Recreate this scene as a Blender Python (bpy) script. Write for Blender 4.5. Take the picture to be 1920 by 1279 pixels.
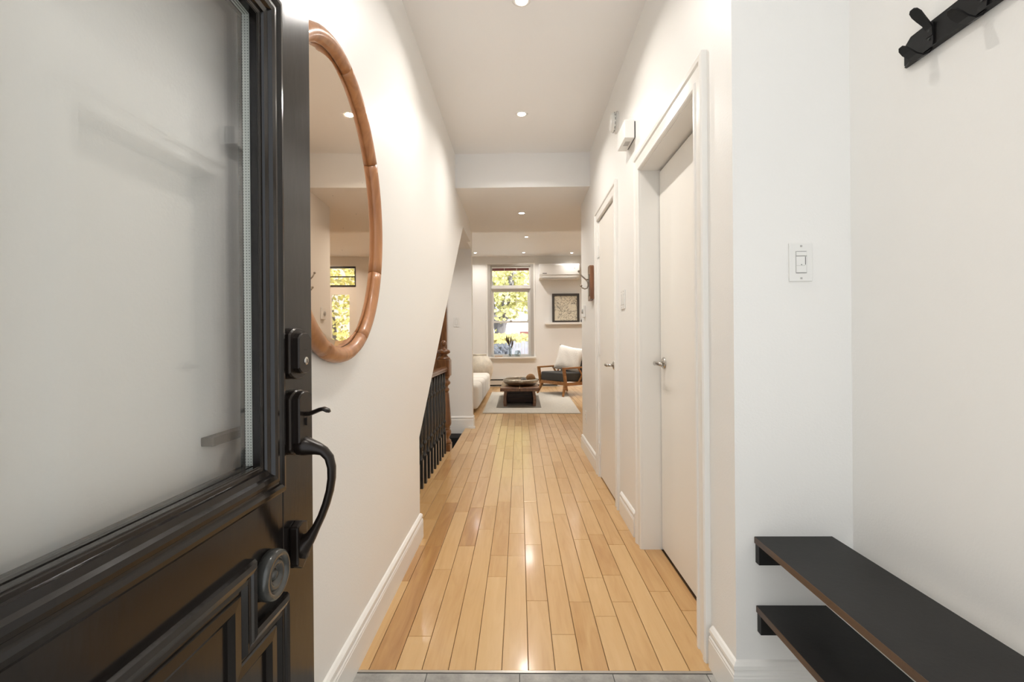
import bpy, bmesh, math, random
from mathutils import Vector, Matrix
random.seed(7)
PI = math.pi
S = bpy.context.scene
COL = S.collection
for o in list(bpy.data.objects):
    bpy.data.objects.remove(o, do_unlink=True)

# ------------------------------------------------------------------ camera, sky, exposure
H = 1.12
F = 860.0; YAW = .0159; ROLL = -.0081; PITCH = -.0005
cd = bpy.data.cameras.new('camera'); cam = bpy.data.objects.new('camera', cd); COL.objects.link(cam)
cd.sensor_width = 36; cd.sensor_fit = 'HORIZONTAL'; cd.lens = F * 36 / 1920; cd.clip_start = .02; cd.clip_end = 300
fwd = Vector((-math.sin(YAW), math.cos(YAW), 0)); rgt = Vector((math.cos(YAW), math.sin(YAW), 0)); upv = Vector((0, 0, 1))
fw = fwd * math.cos(PITCH) + upv * math.sin(PITCH); uu = upv * math.cos(PITCH) - fwd * math.sin(PITCH)
r2 = rgt * math.cos(ROLL) + uu * math.sin(ROLL); u2 = -rgt * math.sin(ROLL) + uu * math.cos(ROLL)
M3 = Matrix((r2, u2, -fw)).transposed()
cam.matrix_world = Matrix.Translation((0, 0, H)) @ M3.to_4x4()
S.camera = cam

W = bpy.data.worlds.new('World'); S.world = W; W.use_nodes = True
bg = W.node_tree.nodes['Background']; bg.inputs[0].default_value = (.90, .95, 1, 1); bg.inputs[1].default_value = 1.52
SPOT_W = 10.0
sd = bpy.data.lights.new('sun', 'SUN'); sd.energy = 11; sd.angle = math.radians(1); sd.color = (1, .95, .86)
sun = bpy.data.objects.new('sun', sd); COL.objects.link(sun); sun.location = (8, -4, 9); sun.rotation_euler = Vector((-.7, .35, -.62)).to_track_quat('-Z', 'Y').to_euler()
S.view_settings.view_transform = 'Standard'; S.view_settings.look = 'None'
S.view_settings.exposure = 0.07; S.view_settings.gamma = 1; S.view_settings.use_curve_mapping = False

# ------------------------------------------------------------------ materials
def new_mat(name):
    m = bpy.data.materials.new(name); m.use_nodes = True
    nt = m.node_tree; b = nt.nodes['Principled BSDF']
    return m, nt, b
def add(nt, t, **k):
    n = nt.nodes.new(t)
    for a, v in k.items():
        if a in n.inputs.keys(): n.inputs[a].default_value = v
        else: setattr(n, a, v)
    return n
def L(nt, a, b): nt.links.new(a, b)
def paint(name, col, rough=.5, metal=0, bump=0, scale=60, var=0, vscale=6, coat=0, stretch=None, spec=None, dist=.002):
    m, nt, b = new_mat(name)
    b.inputs['Roughness'].default_value = rough; b.inputs['Metallic'].default_value = metal
    b.inputs['Base Color'].default_value = (*col, 1)
    if coat: b.inputs['Coat Weight'].default_value = coat; b.inputs['Coat Roughness'].default_value = .1
    if spec is not None: b.inputs['Specular IOR Level'].default_value = spec
    tc = add(nt, 'ShaderNodeTexCoord'); src = tc.outputs['Object']
    if stretch:
        mp = add(nt, 'ShaderNodeMapping'); mp.inputs['Scale'].default_value = stretch; L(nt, src, mp.inputs[0]); src = mp.outputs[0]
    if bump:
        n = add(nt, 'ShaderNodeTexNoise', Scale=scale, Detail=3.0); L(nt, src, n.inputs['Vector'])
        bp = add(nt, 'ShaderNodeBump', Strength=bump, Distance=dist); L(nt, n.outputs['Fac'], bp.inputs['Height']); L(nt, bp.outputs[0], b.inputs['Normal'])
    if var:
        n = add(nt, 'ShaderNodeTexNoise', Scale=vscale, Detail=4.0); L(nt, src, n.inputs['Vector'])
        mr = add(nt, 'ShaderNodeMapRange'); mr.inputs[3].default_value = 1 - var; mr.inputs[4].default_value = 1 + var; L(nt, n.outputs['Fac'], mr.inputs[0])
        hs = add(nt, 'ShaderNodeHueSaturation'); hs.inputs['Color'].default_value = (*col, 1); L(nt, mr.outputs[0], hs.inputs['Value']); L(nt, hs.outputs[0], b.inputs['Base Color'])
    return m
def wood(name, c1, c2, rough=.35, axis=1, scale=9, bump=.15, coat=.2):
    m, nt, b = new_mat(name)
    b.inputs['Roughness'].default_value = rough; b.inputs['Coat Weight'].default_value = coat; b.inputs['Coat Roughness'].default_value = .15
    tc = add(nt, 'ShaderNodeTexCoord'); mp = add(nt, 'ShaderNodeMapping')
    s = [scale, scale, scale]; s[axis] = scale * .12; mp.inputs['Scale'].default_value = s; L(nt, tc.outputs['Object'], mp.inputs[0])
    n = add(nt, 'ShaderNodeTexNoise', Scale=2.5, Detail=7.0, Distortion=.8); L(nt, mp.outputs[0], n.inputs['Vector'])
    cr = add(nt, 'ShaderNodeValToRGB'); cr.color_ramp.elements[0].color = (*c2, 1); cr.color_ramp.elements[1].color = (*c1, 1)
    cr.color_ramp.elements[0].position = .3; cr.color_ramp.elements[1].position = .68
    L(nt, n.outputs['Fac'], cr.inputs[0]); L(nt, cr.outputs[0], b.inputs['Base Color'])
    bp = add(nt, 'ShaderNodeBump', Strength=bump, Distance=.002); L(nt, n.outputs['Fac'], bp.inputs['Height']); L(nt, bp.outputs[0], b.inputs['Normal'])
    return m
MWALL = paint('wall_paint', (.855, .84, .81), .42, bump=.35, scale=170, dist=.0012)
MCEIL = paint('ceiling_paint', (.885, .88, .87), .6, bump=.15, scale=120)
MTRIM = paint('trim_paint', (.86, .84, .80), .28, bump=.06, scale=40)
MDOORW = paint('white_door_paint', (.86, .83, .775), .35, bump=.12, scale=60)
MBLACK = paint('dark_door_paint', (.0085, .0064, .0054), .17, bump=.25, scale=45, spec=.42, coat=.05, stretch=(1, 1, .25), dist=.0012)
MBRONZE = paint('dark_bronze', (.017, .012, .0095), .28, metal=.35, spec=.4)
MWORN = paint('worn_black_paint', (.075, .074, .068), .2, metal=.3, var=.5, vscale=30, bump=.4, scale=50)
MSHELF = paint('black_stained_board', (.0105, .0098, .0095), .45, spec=.3, bump=.1, scale=80, var=.35, vscale=14)
MEDGE = wood('brown_board_edge', (.10, .055, .032), (.05, .027, .016), .5, axis=1)
MRACK = paint('matt_black_metal', (.006, .0055, .0055), .45, spec=.3, bump=.05, scale=200)
MPLAST = paint('white_plastic', (.82, .81, .78), .3)
MPLASTG = paint('grey_plastic', (.45, .44, .42), .4)
MSLOT = paint('dark_slot', (.03, .03, .03), .6)
MNICK = paint('satin_nickel', (.55, .52, .48), .25, metal=1)
MBRASS = paint('aged_pewter', (.34, .30, .25), .3, metal=1)
MFRAMEW = wood('mirror_wood', (.52, .235, .095), (.33, .13, .045), .38, axis=2, scale=10, coat=.3)
MNEWEL = wood('newel_wood', (.22, .09, .027), (.10, .038, .012), .32, axis=2, scale=12, coat=.4)
MRAIL = wood('rail_wood', (.30, .125, .04), (.16, .06, .02), .22, axis=1, scale=12, coat=.6)
MBAL = paint('black_gloss_paint', (.025, .023, .021), .22, coat=.4)
MCHAIR = wood('chair_wood', (.46, .22, .075), (.28, .12, .035), .35, axis=1, scale=10)
MTABLE = wood('old_table_wood', (.23, .105, .042), (.10, .042, .017), .4, axis=1, scale=7, bump=.5)
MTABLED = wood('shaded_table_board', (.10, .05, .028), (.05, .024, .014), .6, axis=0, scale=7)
MGREY = paint('charcoal_fabric', (.060, .058, .054), .95, bump=.4, scale=300)
MCREAM = paint('cream_fabric', (.78, .74, .67), .95, bump=.5, scale=220)
MPILLOW = paint('pillow_fabric', (.85, .82, .76), .95, bump=1.0, scale=45, stretch=(1, 1, 3), dist=.006)
MSOFAF = paint('sofa_side_fabric', (.80, .76, .69), .95, bump=.5, scale=160)
MJAR = paint('weathered_clay', (.66, .60, .50), .85, bump=.8, scale=14, var=.35, vscale=9, dist=.01)
MRUG = paint('cream_rug_wool', (.58, .545, .475), 1, bump=.9, scale=120, var=.18, vscale=40, dist=.005)
MRUGD = paint('taupe_rug_wool', (.27, .245, .205), 1, bump=.9, scale=120, var=.22, vscale=30, dist=.005)
MSILV = paint('hammered_silver', (.40, .355, .285), .3, metal=.9, bump=1.0, scale=38, var=.35, vscale=20, dist=.008)
MBALL = paint('woven_brown_ball', (.30, .155, .06), .8, bump=1, scale=60, var=.4, vscale=30, dist=.006)
MBALLG = paint('grey_ball', (.20, .19, .17), .7, bump=1, scale=60, var=.3, dist=.004)
MJAMBSHADE = paint('shaded_jamb_tone', (.47, .44, .40), .45)  # grey tone puts the shade of the backlit window jambs into their colour
MSASH = paint('window_frame_paint', (.72, .70, .66), .35)
MDKFR = paint('dark_window_frame', (.03, .03, .032), .35)
MDARK = paint('black_carpet_and_light_block', (.008, .008, .008), .9)
MHEAT = paint('heater_enamel', (.70, .67, .61), .35)
MPIC = paint('dark_frame_wood', (.05, .042, .036), .35)
MGROUT = paint('tile_grout', (.10, .095, .09), .9)
MGAP = paint('floor_joint', (.10, .055, .025), .9)
MTHRESH = paint('threshold_metal', (.50, .47, .43), .3, metal=.8)
MMARK = paint('dark_print', (.03, .03, .03), .5)
MBARK = paint('tree_bark', (.16, .155, .17), .9, bump=1, scale=10, var=.5, vscale=9, stretch=(1, 1, .3), dist=.03)
MLEAF = paint('yellow_green_leaves', (.66, .64, .26), .6, var=.6, vscale=2.2)
MHEDGE = paint('autumn_hedge', (.70, .62, .25), .8, var=.6, vscale=5)
MFENCE = paint('grey_fence_boards', (.36, .37, .43), .8, var=.3, vscale=5)
MBRICK = paint('far_red_brick', (.22, .07, .055), .8, var=.3, vscale=8)
MHOUSE = paint('far_pale_render', (.885, .88, .87), .8)
MGROUND = paint('pale_paving', (.50, .49, .47), .9, var=.2, vscale=3)
MSTEM = paint('dried_stems', (.05, .032, .022), .9)
MPLANT = paint('dark_leaves', (.03, .045, .03), .6)
MOAK = paint('small_wood_block', (.45, .26, .13), .5)
MBOOK = paint('book_cover', (.62, .62, .62), .4)

def mirror_mat():
    m, nt, b = new_mat('aged_mirror_glass')
    b.inputs['Metallic'].default_value = 1; b.inputs['Roughness'].default_value = .015
    tc = add(nt, 'ShaderNodeTexCoord')
    n = add(nt, 'ShaderNodeTexVoronoi', Scale=22.0); L(nt, tc.outputs['Object'], n.inputs['Vector'])
    n2 = add(nt, 'ShaderNodeTexNoise', Scale=9.0); L(nt, tc.outputs['Object'], n2.inputs['Vector'])
    mr = add(nt, 'ShaderNodeMapRange'); mr.inputs[1].default_value = .035; mr.inputs[2].default_value = .06; L(nt, n.outputs['Distance'], mr.inputs[0])
    gt = add(nt, 'ShaderNodeMath', operation='LESS_THAN'); gt.inputs[1].default_value = .55; L(nt, n2.outputs['Fac'], gt.inputs[0])
    mx = add(nt, 'ShaderNodeMath', operation='MAXIMUM'); L(nt, mr.outputs[0], mx.inputs[0]); L(nt, gt.outputs[0], mx.inputs[1])
    mix = add(nt, 'ShaderNodeMix', data_type='RGBA'); mix.inputs[6].default_value = (.25, .18, .12, 1); mix.inputs[7].default_value = (.80, .66, .52, 1)
    L(nt, mx.outputs[0], mix.inputs[0]); L(nt, mix.outputs[2], b.inputs['Base Color'])
    return m
MMIRROR = mirror_mat()
def glass_mat(name, tint=(1, 1, 1), ior=1.45):
    m = bpy.data.materials.new(name); m.use_nodes = True; nt = m.node_tree; nt.nodes.clear()
    out = add(nt, 'ShaderNodeOutputMaterial'); mix = add(nt, 'ShaderNodeMixShader'); tr = add(nt, 'ShaderNodeBsdfTransparent'); gl = add(nt, 'ShaderNodeBsdfGlossy')
    tr.inputs[0].default_value = (*tint, 1); gl.inputs['Roughness'].default_value = .01
    fr = add(nt, 'ShaderNodeFresnel'); g_ = add(nt, 'ShaderNodeNewGeometry')
    mr = add(nt, 'ShaderNodeMapRange'); mr.inputs[3].default_value = ior; mr.inputs[4].default_value = 1 / ior; L(nt, g_.outputs['Backfacing'], mr.inputs[0]); L(nt, mr.outputs[0], fr.inputs[0])
    L(nt, fr.outputs[0], mix.inputs[0]); L(nt, tr.outputs[0], mix.inputs[1]); L(nt, gl.outputs[0], mix.inputs[2]); L(nt, mix.outputs[0], out.inputs[0])
    return m
MGLASS = glass_mat('door_glass', (.998, 1, .998), 1.4)
MWGLASS = glass_mat('window_glass')
MVASE = glass_mat('vase_glass', (.90, .93, .93), 1.6)
def emit_mat(name, col, s):
    m = bpy.data.materials.new(name); m.use_nodes = True; nt = m.node_tree; nt.nodes.clear()
    out = add(nt, 'ShaderNodeOutputMaterial'); e = add(nt, 'ShaderNodeEmission'); e.inputs[0].default_value = (*col, 1); e.inputs[1].default_value = s; L(nt, e.outputs[0], out.inputs[0]); return m
MLENS = emit_mat('lamp_lens', (1, .95, .86), 30)
def plank_mat():
    m, nt, b = new_mat('maple_floor')
    at = add(nt, 'ShaderNodeAttribute', attribute_name='tone'); geo = add(nt, 'ShaderNodeNewGeometry')
    mp = add(nt, 'ShaderNodeMapping'); mp.inputs['Scale'].default_value = (14, 1.6, 14)
    off = add(nt, 'ShaderNodeVectorMath', operation='MULTIPLY_ADD'); off.inputs[1].default_value = (37, 53, 11)
    L(nt, at.outputs['Color'], off.inputs[0]); L(nt, geo.outputs['Position'], off.inputs[2]); L(nt, off.outputs[0], mp.inputs[0])
    n = add(nt, 'ShaderNodeTexNoise', Scale=1.6, Detail=5.0, Distortion=1.2); L(nt, mp.outputs[0], n.inputs['Vector'])
    mp2 = add(nt, 'ShaderNodeMapping'); mp2.inputs['Scale'].default_value = (160, 7, 50); L(nt, off.outputs[0], mp2.inputs[0])
    n2 = add(nt, 'ShaderNodeTexNoise', Scale=1.0, Detail=3.0); L(nt, mp2.outputs[0], n2.inputs['Vector'])
    cr = add(nt, 'ShaderNodeValToRGB'); e = cr.color_ramp.elements
    e[0].position = 0; e[0].color = (.34, .15, .045, 1); e[1].position = 1; e[1].color = (.68, .455, .22, 1)
    k = e.new(.35); k.color = (.51, .285, .105, 1); k = e.new(.65); k.color = (.61, .38, .165, 1)
    ma = add(nt, 'ShaderNodeMath', operation='MULTIPLY_ADD'); ma.inputs[1].default_value = .62; L(nt, n.outputs['Fac'], ma.inputs[0])
    sp = add(nt, 'ShaderNodeSeparateColor'); L(nt, at.outputs['Color'], sp.inputs[0]); 
    m3 = add(nt, 'ShaderNodeMath', operation='SUBTRACT'); m3.inputs[1].default_value = .37; L(nt, sp.outputs[0], m3.inputs[0]); L(nt, m3.outputs[0], ma.inputs[2])
    m4 = add(nt, 'ShaderNodeMath', operation='MULTIPLY_ADD'); m4.inputs[1].default_value = .16; L(nt, n2.outputs['Fac'], m4.inputs[0]); L(nt, ma.outputs[0], m4.inputs[2])
    L(nt, m4.outputs[0], cr.inputs[0])
    # knots
    v = add(nt, 'ShaderNodeTexVoronoi', Scale=2.3); 
    mp3 = add(nt, 'ShaderNodeMapping'); mp3.inputs['Scale'].default_value = (1.6, .7, 1); L(nt, off.outputs[0], mp3.inputs[0]); L(nt, mp3.outputs[0], v.inputs['Vector'])
    mr = add(nt, 'ShaderNodeMapRange'); mr.inputs[1].default_value = .008; mr.inputs[2].default_value = .05; L(nt, v.outputs['Distance'], mr.inputs[0])
    mx = add(nt, 'ShaderNodeMix', data_type='RGBA'); mx.inputs[6].default_value = (.16, .065, .02, 1); L(nt, mr.outputs[0], mx.inputs[0]); L(nt, cr.outputs[0], mx.inputs[7])
    L(nt, mx.outputs[2], b.inputs['Base Color'])
    b.inputs['Roughness'].default_value = .30; b.inputs['Coat Weight'].default_value = .35; b.inputs['Coat Roughness'].default_value = .12
    bp = add(nt, 'ShaderNodeBump', Strength=.12, Distance=.001); L(nt, n.outputs['Fac'], bp.inputs['Height']); L(nt, bp.outputs[0], b.inputs['Normal'])
    return m
MPLANK = plank_mat()
def tile_mat():
    m, nt, b = new_mat('grey_stone_tile')
    g = add(nt, 'ShaderNodeNewGeometry'); n = add(nt, 'ShaderNodeTexNoise', Scale=9.0, Detail=8.0, Roughness=.7); L(nt, g.outputs['Position'], n.inputs['Vector'])
    cr = add(nt, 'ShaderNodeValToRGB'); cr.color_ramp.elements[0].position = .3; cr.color_ramp.elements[0].color = (.18, .174, .162, 1); cr.color_ramp.elements[1].position = .7; cr.color_ramp.elements[1].color = (.46, .445, .41, 1)
    L(nt, n.outputs['Fac'], cr.inputs[0]); L(nt, cr.outputs[0], b.inputs['Base Color']); b.inputs['Roughness'].default_value = .45
    return m
MTILE = tile_mat()
def map_mat():
    m, nt, b = new_mat('printed_map')
    tc = add(nt, 'ShaderNodeTexCoord'); n = add(nt, 'ShaderNodeTexNoise', Scale=7.0, Detail=6.0, Roughness=.65, Distortion=1.2); L(nt, tc.outputs['Object'], n.inputs['Vector'])
    s = add(nt, 'ShaderNodeMath', operation='SUBTRACT'); s.inputs[1].default_value = .5; L(nt, n.outputs['Fac'], s.inputs[0])
    a = add(nt, 'ShaderNodeMath', operation='ABSOLUTE'); L(nt, s.outputs[0], a.inputs[0])
    mr = add(nt, 'ShaderNodeMapRange'); mr.inputs[1].default_value = .006; mr.inputs[2].default_value = .02; L(nt, a.outputs[0], mr.inputs[0])
    mx = add(nt, 'ShaderNodeMix', data_type='RGBA'); mx.inputs[6].default_value = (.06, .05, .04, 1); mx.inputs[7].default_value = (.66, .60, .47, 1)
    L(nt, mr.outputs[0], mx.inputs[0]); L(nt, mx.outputs[2], b.inputs['Base Color']); b.inputs['Roughness'].default_value = .6
    return m
MMAP = map_mat()
def spacer_mat():
    m, nt, b = new_mat('perforated_spacer')
    tc = add(nt, 'ShaderNodeTexCoord'); mp = add(nt, 'ShaderNodeMapping'); mp.inputs['Scale'].default_value = (190, 190, 190); L(nt, tc.outputs['Object'], mp.inputs[0])
    fr = add(nt, 'ShaderNodeVectorMath', operation='FRACTION'); L(nt, mp.outputs[0], fr.inputs[0])
    sb = add(nt, 'ShaderNodeVectorMath', operation='SUBTRACT'); sb.inputs[1].default_value = (.5, .5, .5); L(nt, fr.outputs[0], sb.inputs[0])
    # dots in the x-z (vertical) plane
    mm = add(nt, 'ShaderNodeVectorMath', operation='MULTIPLY'); mm.inputs[1].default_value = (1, 0, 1); L(nt, sb.outputs[0], mm.inputs[0])
    ln = add(nt, 'ShaderNodeVectorMath', operation='LENGTH'); L(nt, mm.outputs[0], ln.inputs[0])
    gt = add(nt, 'ShaderNodeMath', operation='GREATER_THAN'); gt.inputs[1].default_value = .2; L(nt, ln.outputs['Value'], gt.inputs[0])
    mx = add(nt, 'ShaderNodeMix', data_type='RGBA'); mx.inputs[6].default_value = (.15, .16, .15, 1); mx.inputs[7].default_value = (.62, .64, .60, 1)
    L(nt, gt.outputs[0], mx.inputs[0]); L(nt, mx.outputs[2], b.inputs['Base Color']); b.inputs['Roughness'].default_value = .35; b.inputs['Metallic'].default_value = .3
    return m
MSPACER = spacer_mat()

# ------------------------------------------------------------------ mesh helpers
def finish(name, bm, mat, parent=None, smooth=False, bevel=0, seg=2):
    if bevel:
        bmesh.ops.bevel(bm, geom=bm.edges[:], offset=bevel, segments=seg, affect='EDGES', profile=.6, clamp_overlap=True)
    bmesh.ops.recalc_face_normals(bm, faces=bm.faces[:])
    me = bpy.data.meshes.new(name); bm.to_mesh(me); bm.free()
    for p in me.polygons: p.use_smooth = smooth
    if mat is not None:
        for m_ in (mat if isinstance(mat, list) else [mat]): me.materials.append(m_)
    o = bpy.data.objects.new(name, me); COL.objects.link(o)
    if parent is not None:
        o.parent = parent; o.matrix_parent_inverse = Matrix.Translation(-Vector((0, 0, 0))) @ parent.matrix_basis.inverted()
    return o
def box(bm, x0, x1, y0, y1, z0, z1):
    v = [bm.verts.new((x, y, z)) for x in (x0, x1) for y in (y0, y1) for z in (z0, z1)]
    for f in ((0, 1, 3, 2), (4, 6, 7, 5), (0, 4, 5, 1), (2, 3, 7, 6), (0, 2, 6, 4), (1, 5, 7, 3)): bm.faces.new([v[i] for i in f])
    return v
def boxes(name, lst, mat, parent=None, bevel=0, smooth=False, seg=2):
    bm = bmesh.new()
    for b in lst: box(bm, *b)
    return finish(name, bm, mat, parent, smooth, bevel, seg)
def prism(bm, pts, fn, h0, h1):
    a = [bm.verts.new(fn(p[0], p[1], h0)) for p in pts]; b = [bm.verts.new(fn(p[0], p[1], h1)) for p in pts]
    n = len(pts); bm.faces.new(a); bm.faces.new(b[::-1])
    for i in range(n): bm.faces.new((a[i], a[(i + 1) % n], b[(i + 1) % n], b[i]))
def tube(bm, path, rad, n=10, cap=True, up=None):
    path = [Vector(p) for p in path]; rings = []
    prev = None
    for i, p in enumerate(path):
        t = (path[min(i + 1, len(path) - 1)] - path[max(i - 1, 0)]).normalized()
        if prev is None:
            ref = Vector(up) if up else (Vector((0, 0, 1)) if abs(t.z) < .9 else Vector((0, 1, 0)))
            a = (ref - t * ref.dot(t)).normalized()
        else: a = (prev - t * prev.dot(t)).normalized()
        prev = a; b = t.cross(a)
        r = rad[i] if isinstance(rad, (list, tuple)) else rad
        ra, rb = r if isinstance(r, (list, tuple)) else (r, r)
        rings.append([bm.verts.new(p + a * ra * math.cos(2 * PI * k / n) + b * rb * math.sin(2 * PI * k / n)) for k in range(n)])
    for i in range(len(rings) - 1):
        for k in range(n): bm.faces.new((rings[i][k], rings[i][(k + 1) % n], rings[i + 1][(k + 1) % n], rings[i + 1][k]))
    if cap: bm.faces.new(rings[0][::-1]); bm.faces.new(rings[-1])
def lathe(bm, prof, c, n=20, axis=2, rot=0, cap=True):
    rings = []
    for r, h in prof:
        ring = []
        for k in range(n):
            a = 2 * PI * k / n + rot; u, v = r * math.cos(a), r * math.sin(a)
            p = (u, v, h) if axis == 2 else ((h, u, v) if axis == 0 else (u, h, v))
            ring.append(bm.verts.new(Vector(c) + Vector(p)))
        rings.append(ring)
    for i in range(len(rings) - 1):
        for k in range(n): bm.faces.new((rings[i][k], rings[i][(k + 1) % n], rings[i + 1][(k + 1) % n], rings[i + 1][k]))
    if cap: bm.faces.new(rings[0][::-1]); bm.faces.new(rings[-1])
def sphere(bm, c, r, n=14, sc=(1, 1, 1)):
    res = bmesh.ops.create_uvsphere(bm, u_segments=n, v_segments=max(6, n // 2 + 2), radius=r)
    for v in res['verts']: v.co = Vector(c) + Vector((v.co.x * sc[0], v.co.y * sc[1], v.co.z * sc[2]))
def sweep(name, path, prof, fn, mat, parent=None, closed=False, smooth=False):
    """one mesh per straight run, mitred where runs meet; prof = (offset to the left of travel, height)"""
    P = [Vector(p) for p in path]; n = len(P); out = []
    def nrm(a, b):
        d = (b - a).normalized(); return Vector((-d.y, d.x))
    def corner(i):
        if closed or 0 < i < n - 1:
            n1 = nrm(P[(i - 1) % n], P[i]); n2 = nrm(P[i], P[(i + 1) % n]); m = (n1 + n2); return m / max(.2, (1 + n1.dot(n2)))
        return nrm(P[0], P[1]) if i == 0 else nrm(P[-2], P[-1])
    for i in range(n if closed else n - 1):
        j = (i + 1) % n; bm = bmesh.new()
        A = [bm.verts.new(fn(*(P[i] + corner(i) * u), h)) for u, h in prof]; B = [bm.verts.new(fn(*(P[j] + corner(j) * u), h)) for u, h in prof]
        k = len(prof)
        for q in range(k): bm.faces.new((A[q], A[(q + 1) % k], B[(q + 1) % k], B[q]))
        bm.faces.new(A[::-1]); bm.faces.new(B)
        out.append(finish(name, bm, mat, parent, smooth))
    return out
def thing(name, label, cat, loc=(0, 0, 0), rz=0, group=None):
    o = bpy.data.objects.new(name, None); COL.objects.link(o); o.location = loc; o.rotation_euler = (0, 0, rz)
    o.empty_display_size = .05
    o.matrix_basis = Matrix.Translation(loc) @ Matrix.Rotation(rz, 4, 'Z')
    tag(o, label, cat, group); return o
def tag(o, label, cat, group=None):
    o['label'] = label; o['category'] = cat
    if group: o['group'] = group
    return o
def struct(o, label=None):
    o['kind'] = 'structure'
    if label: o['label'] = label
    return o
def snode(name, loc=(0, 0, 0), label=None):
    o = bpy.data.objects.new(name, None); COL.objects.link(o); o.location = loc; o.matrix_basis = Matrix.Translation(loc); return struct(o, label)
def local(o):
    """mesh of a child was built in world coordinates already (parent inverse set)"""
    return o

XL, XR = -.574, .654
ZH, ZL, ZV = 2.831, 2.52, 3.18
YC = 1.409      # alcove back wall
XA = 1.009      # alcove side wall
YB = 11.2       # living room back wall

# ------------------------------------------------------------------ shell
fYZ = lambda y, z, x: (x, y, z)
bm = bmesh.new()
prism(bm, [(-.6, -.02), (2.605, -.02), (2.605, .575), (4.742, 2.303), (4.742, ZH + .1), (-.6, ZH + .1)], fYZ, XL, XL - .10)
prism(bm, [(4.742, 2.303), (5.45, 2.303), (5.45, ZH), (4.742, ZH)], fYZ, XL, XL - .10)
box(bm, -.674, -.61, 5.45, 5.9, 2.303, ZH)
struct(finish('wall_left', bm, MWALL), 'off-white hallway wall cut away on a slope above the stair opening')
bm = bmesh.new()
for b in ((XR, .79, YC + .1, 1.687, 0, ZH + .05), (XR, .79, 1.687, 2.46, 2.025, ZH + .05), (XR, .79, 2.46, 3.108, 0, ZH + .05), (XR, .79, 3.108, 3.745, 2.09, ZH + .05), (XR, .79, 3.745, 4.80, 0, ZH + .05)):
    box(bm, *b)
struct(finish('wall_right', bm, MWALL), 'off-white hallway wall with the two white doors')
struct(boxes('wall_alcove_back', [(XR, XA + .1, YC, YC + .1, -.02, ZH + .05)], MWALL), 'pale wall at the end of the alcove, holding the dimmer switch')
struct(boxes('wall_alcove_side', [(XA, XA + .1, -.6, YC, -.02, ZH + .05)], MWALL), 'pale alcove wall carrying the coat rack')
struct(boxes('door_light_block', [(.84, .90, YC + .1, 4.80, -.02, ZH + .05)], MDARK))  # added black panel, stops sky light leaking past the door slabs
struct(boxes('wall_stub', [(-.93, -.61, 5.9, 6.02, -.3, ZV), (-3.2, -1.62, 5.9, 6.02, -2.6, ZV), (-1.62, -.93, 5.9, 6.02, 2.05, ZV), (-1.62, -.93, 5.9, 6.02, -2.6, -.3)], MWALL), 'beige wall at the top of the stairs facing the entrance')
struct(boxes('wall_living_near', [(.79, 4.4, 4.70, 4.80, 0, ZV)], MWALL))
struct(boxes('wall_living_left', [(-3.3, -3.2, 5.9, YB + .1, 0, ZV)], MWALL))
struct(boxes('wall_living_right', [(4.4, 4.5, 4.7, YB + .1, 0, ZV)], MWALL))
WX0, WX1, WZ0, WZ1 = -.765, .358, .735, 2.985
DX0, DX1 = 2.28, 3.05
struct(boxes('wall_back', [(-3.3, WX0, YB, YB + .22, 0, ZV), (WX1, DX0, YB, YB + .22, 0, ZV), (DX1, 4.5, YB, YB + .22, 0, ZV), (WX0, WX1, YB, YB + .22, 0, WZ0), (WX0, WX1, YB, YB + .22, WZ1, ZV), (DX0, DX1, YB, YB + .22, 2.95, ZV)], MWALL), 'cream back wall of the living room with the window')
struct(boxes('ceiling', [(-.75, XA + .1, -.6, 4.185, ZH, ZH + .1)], MCEIL), 'white hallway ceiling with two round downlights')
struct(boxes('ceiling_lower', [(-1.9, XR + .14, 4.185, 4.80, ZL, ZH + .05), (-1.9, 4.4, 4.80, 5.9, ZL, ZV + .05)], MCEIL), 'lowered ceiling band at the end of the hallway')
struct(boxes('ceiling_living', [(-3.3, 4.5, 5.9, YB + .22, ZV, ZV + .1)], MCEIL), 'cream living room ceiling with five round downlights')
# stairwell
struct(boxes('wall_stairwell', [(-1.85, -1.75, 2.4, 5.9, -2.6, 2.6), (-1.75, XL - .1, 2.45, 2.59, -2.6, 2.6), (-1.75, -.80, 2.6, 5.9, -2.65, -2.6), (-.80, -.74, 2.6, 4.79, -2.6, -.03), (-.70, -.66, 4.79, 5.9, -2.6, -.03)], MWALL))
bm = bmesh.new()
prism(bm, [(2.605, .575), (2.605, .70), (4.74, 2.42), (4.85, 2.52), (5.9, 2.52), (5.9, 2.303), (4.742, 2.303)], fYZ, XL - .10, -1.75)
struct(finish('ceiling_stair_slope', bm, MCEIL))
st = snode('stairs', (-1.2, 5.8, -.18), 'black carpeted stairs dropping behind the brown newel post')
for k in range(9):
    boxes('tread', [(-1.74, -.81, 5.9 - .27 * (k + 1), 5.9 - .27 * k, -.07 - .18 * k - .16, -.07 - .18 * k)] if k > 3 else [(-1.74, -.71, 5.9 - .27 * (k + 1), 5.9 - .27 * k, -.07 - .18 * k - .16, -.07 - .18 * k)], MDARK, st)
# wood door at the stair head (a strip of it shows beside the newel)
dn = snode('door_3', (-1.27, 5.93, 0), 'brown wooden door and casing behind the newel post')
boxes('slab', [(-1.55, -1.0, 5.94, 5.98, 0, 2.0)], MNEWEL, dn)
for b in ((-1.0, -.93, 5.87, 5.96, -.28, 2.05), (-1.62, -1.55, 5.87, 5.96, -.28, 2.05), (-1.55, -1.0, 5.87, 5.96, 2.0, 2.05)):
    boxes('casing', [b], MNEWEL, dn, bevel=.008)
boxes('sill', [(-1.62, -.93, 5.88, 5.98, -.28, -.005)], MNEWEL, dn)

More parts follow.
